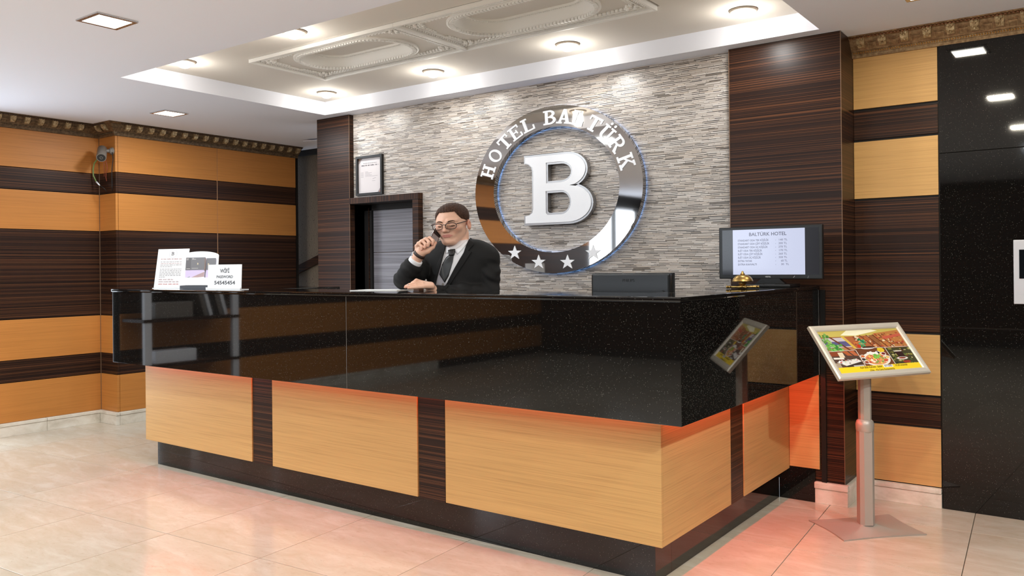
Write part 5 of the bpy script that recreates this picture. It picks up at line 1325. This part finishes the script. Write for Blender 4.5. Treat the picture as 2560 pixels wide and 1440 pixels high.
draped('lapel', [(-0.0530, 0.0229), (-0.0652, 0.0129), (-0.0797, -0.0213), (-0.0697, -0.0295), (-0.0924, -0.0818), (-0.1134, -0.1625), (-0.1200, -0.2109), (-0.1099, -0.2110), (-0.1077, -0.1989), (-0.0804, -0.0981), (-0.0553, -0.0094)], jk, .0035, .003, M['suit'])
draped('shirt_collar', [(0.0726, 0.0500), (0.0643, 0.0278), (0.0336, -0.0103), (0.0112, -0.0343), (-0.0068, -0.0099), (0.0257, 0.0100), (0.0584, 0.0420)], f_shirt, .003, .003, M['shirt'], 2)
draped('shirt_collar', [(-0.0509, 0.0269), (-0.0249, -0.0057), (-0.0332, -0.0197), (-0.0454, -0.0297), (-0.0513, -0.0135)], f_shirt, .003, .003, M['shirt'], 2)
for p_ in ((-0.0651, -0.1852), (-0.0675, -0.2175)):
    y_ = float(drape(f_vest, np.array([p_[0]], np.float32), np.array([p_[1]], np.float32))[0])
    q = MB().lathe([(.0005, 0), (.0062, 0), (.0058, .0025), (.0045, .0018), (.0005, .002)], (0, 0, 0), 14, TW(p_[0], y_-.001, p_[1]+ORG[2])); add_child(q, 'waistcoat_button', M['grey'])
# trousers and shoes, hidden behind the counter
zf = -ORG[2]
def f_trousers(P):
    d = f_ell(P, (0, .04, -.56), (.16, .105, .10))
    for s_ in (-1, 1): d = smin(d, f_chain(P, [(s_*.085, .045, -.60), (s_*.095, .06, -.88), (s_*.10, .075, zf+.09)], [.088, .062, .050], .03), .03)
    return smax(d, -(P[:, 2]-zf-.06), .004)
grown('trousers', f_trousers, (-.30, -.12, zf+.02), (.30, .22, -.42), .008, M['suit'], person)
for s_ in (-1, 1):
    def f_shoe(P, s_=s_): return smax(smin(f_ell(P, (s_*.105, .01, zf+.035), (.045, .135, .036)), f_cap(P, (s_*.10, .075, zf+.05), (s_*.10, .075, zf+.11), .044), .03), -(P[:, 2]-zf-.002), .002)
    grown('shoe', f_shoe, (s_*.105-.08, -.16, zf-.02), (s_*.105+.08, .18, zf+.18), .006, M['blackp'], person)
# wrist watch
n3 = Vector(WR)-Vector(ER); n3.normalize(); wc = Vector(WR)+n3*.012
q = MB(); q.lathe([(.0275, -.008), (.0305, -.008), (.0305, .008), (.0275, .008), (.0275, -.008)], (0, 0, 0), 24, Matrix.Translation(wc+Vector((0, 0, ORG[2]))) @ n3.to_track_quat('Z', 'Y').to_matrix().to_4x4(), cap=False); add_child(q, 'watch_strap', mat('brown_leather', srgb(54, 36, 30), .5))
q = MB(); q.lathe([(.0005, 0), (.015, 0), (.016, .006), (.0005, .007)], (0, 0, 0), 16, Matrix.Translation(wc+Vector((-.026, .018, ORG[2]))) @ Vector((-.8, .6, 0)).to_track_quat('Z', 'Y').to_matrix().to_4x4()); add_child(q, 'watch_case', M['steel'])
# sleeve buttons
for k in range(4):
    t_ = .40+.075*k; c3 = Vector(lerp3(ER, WR, t_)); q = MB().ball((c3.x-.040, c3.y-.018, c3.z+ORG[2]+.006), .0042, n=8, m=6); add_child(q, 'sleeve_button', M['grey'])

# ---- what the clerk holds
PM = basis(person)
ph = empty('mobile_phone', tuple(PM @ Vector((*(-0.1153, -0.1050, 0.0168)[:2], (-0.1153, -0.1050, 0.0168)[2]+ORG[2]))), 'dark mobile phone held to the clerk\'s ear', 'phone')
pa = Vector((-0.1174, -0.1250, 0.0102))+Vector((0, 0, ORG[2])); pb = Vector((-0.0860, 0.0050, 0.1041))+Vector((0, 0, ORG[2]))
ey = (pb-pa).normalized(); ez = Vector((.55, -.75, .25)); ez = (ez-ey*ez.dot(ey)).normalized(); ex = ey.cross(ez); pc = (pa+pb)/2; hl = (pb-pa).length/2
TPH = PM @ Matrix(((ex.x, ey.x, ez.x, pc.x), (ex.y, ey.y, ez.y, pc.y), (ex.z, ey.z, ez.z, pc.z), (0, 0, 0, 1)))
q = MB(); q.T = TPH; q.bbox(-.023, .023, -hl, hl, -.0065, .0065, .004); q.T = None; q.build('phone_body', mat('dark_brown_phone', srgb(58, 38, 32), .3), ph)
q = MB(); q.T = TPH; q.bbox(-.019, .019, -hl*.85, hl*.05, .0064, .0074, .0004); q.T = None; q.build('keypad', mat('keypad_grey', srgb(150, 140, 140), .4), ph)
q = MB(); q.T = TPH; q.bbox(-.019, .019, hl*.12, hl*.86, .0064, .0072, .0003); q.T = None; q.build('phone_screen', M['lens'], ph)
pe = empty('pen', tuple(PM @ Vector((*(-0.2036, -0.2050, -0.1871)[:2], ZT))), 'dark ballpoint pen lying in the clerk\'s resting hand', 'pen')
a_, b_ = Vector((-0.2265, -0.2250, -0.1845))+Vector((0, 0, ORG[2])), Vector((-0.1649, -0.2000, -0.1837))+Vector((0, 0, ORG[2]))
q = MB(); q.T = PM; q.tube([a_.lerp(b_, t) for t in (.12, .5, 1)], .0034, 8); q.T = None; q.build('barrel', mat('dark_red_barrel', srgb(60, 30, 32), .3), pe, smooth=True)
q = MB(); q.T = PM; q.tube([a_.lerp(b_, t) for t in (0, .05, .12)], [.0012, .0032, .0034], 8); q.T = None; q.build('tip', M['steel'], pe, smooth=True)
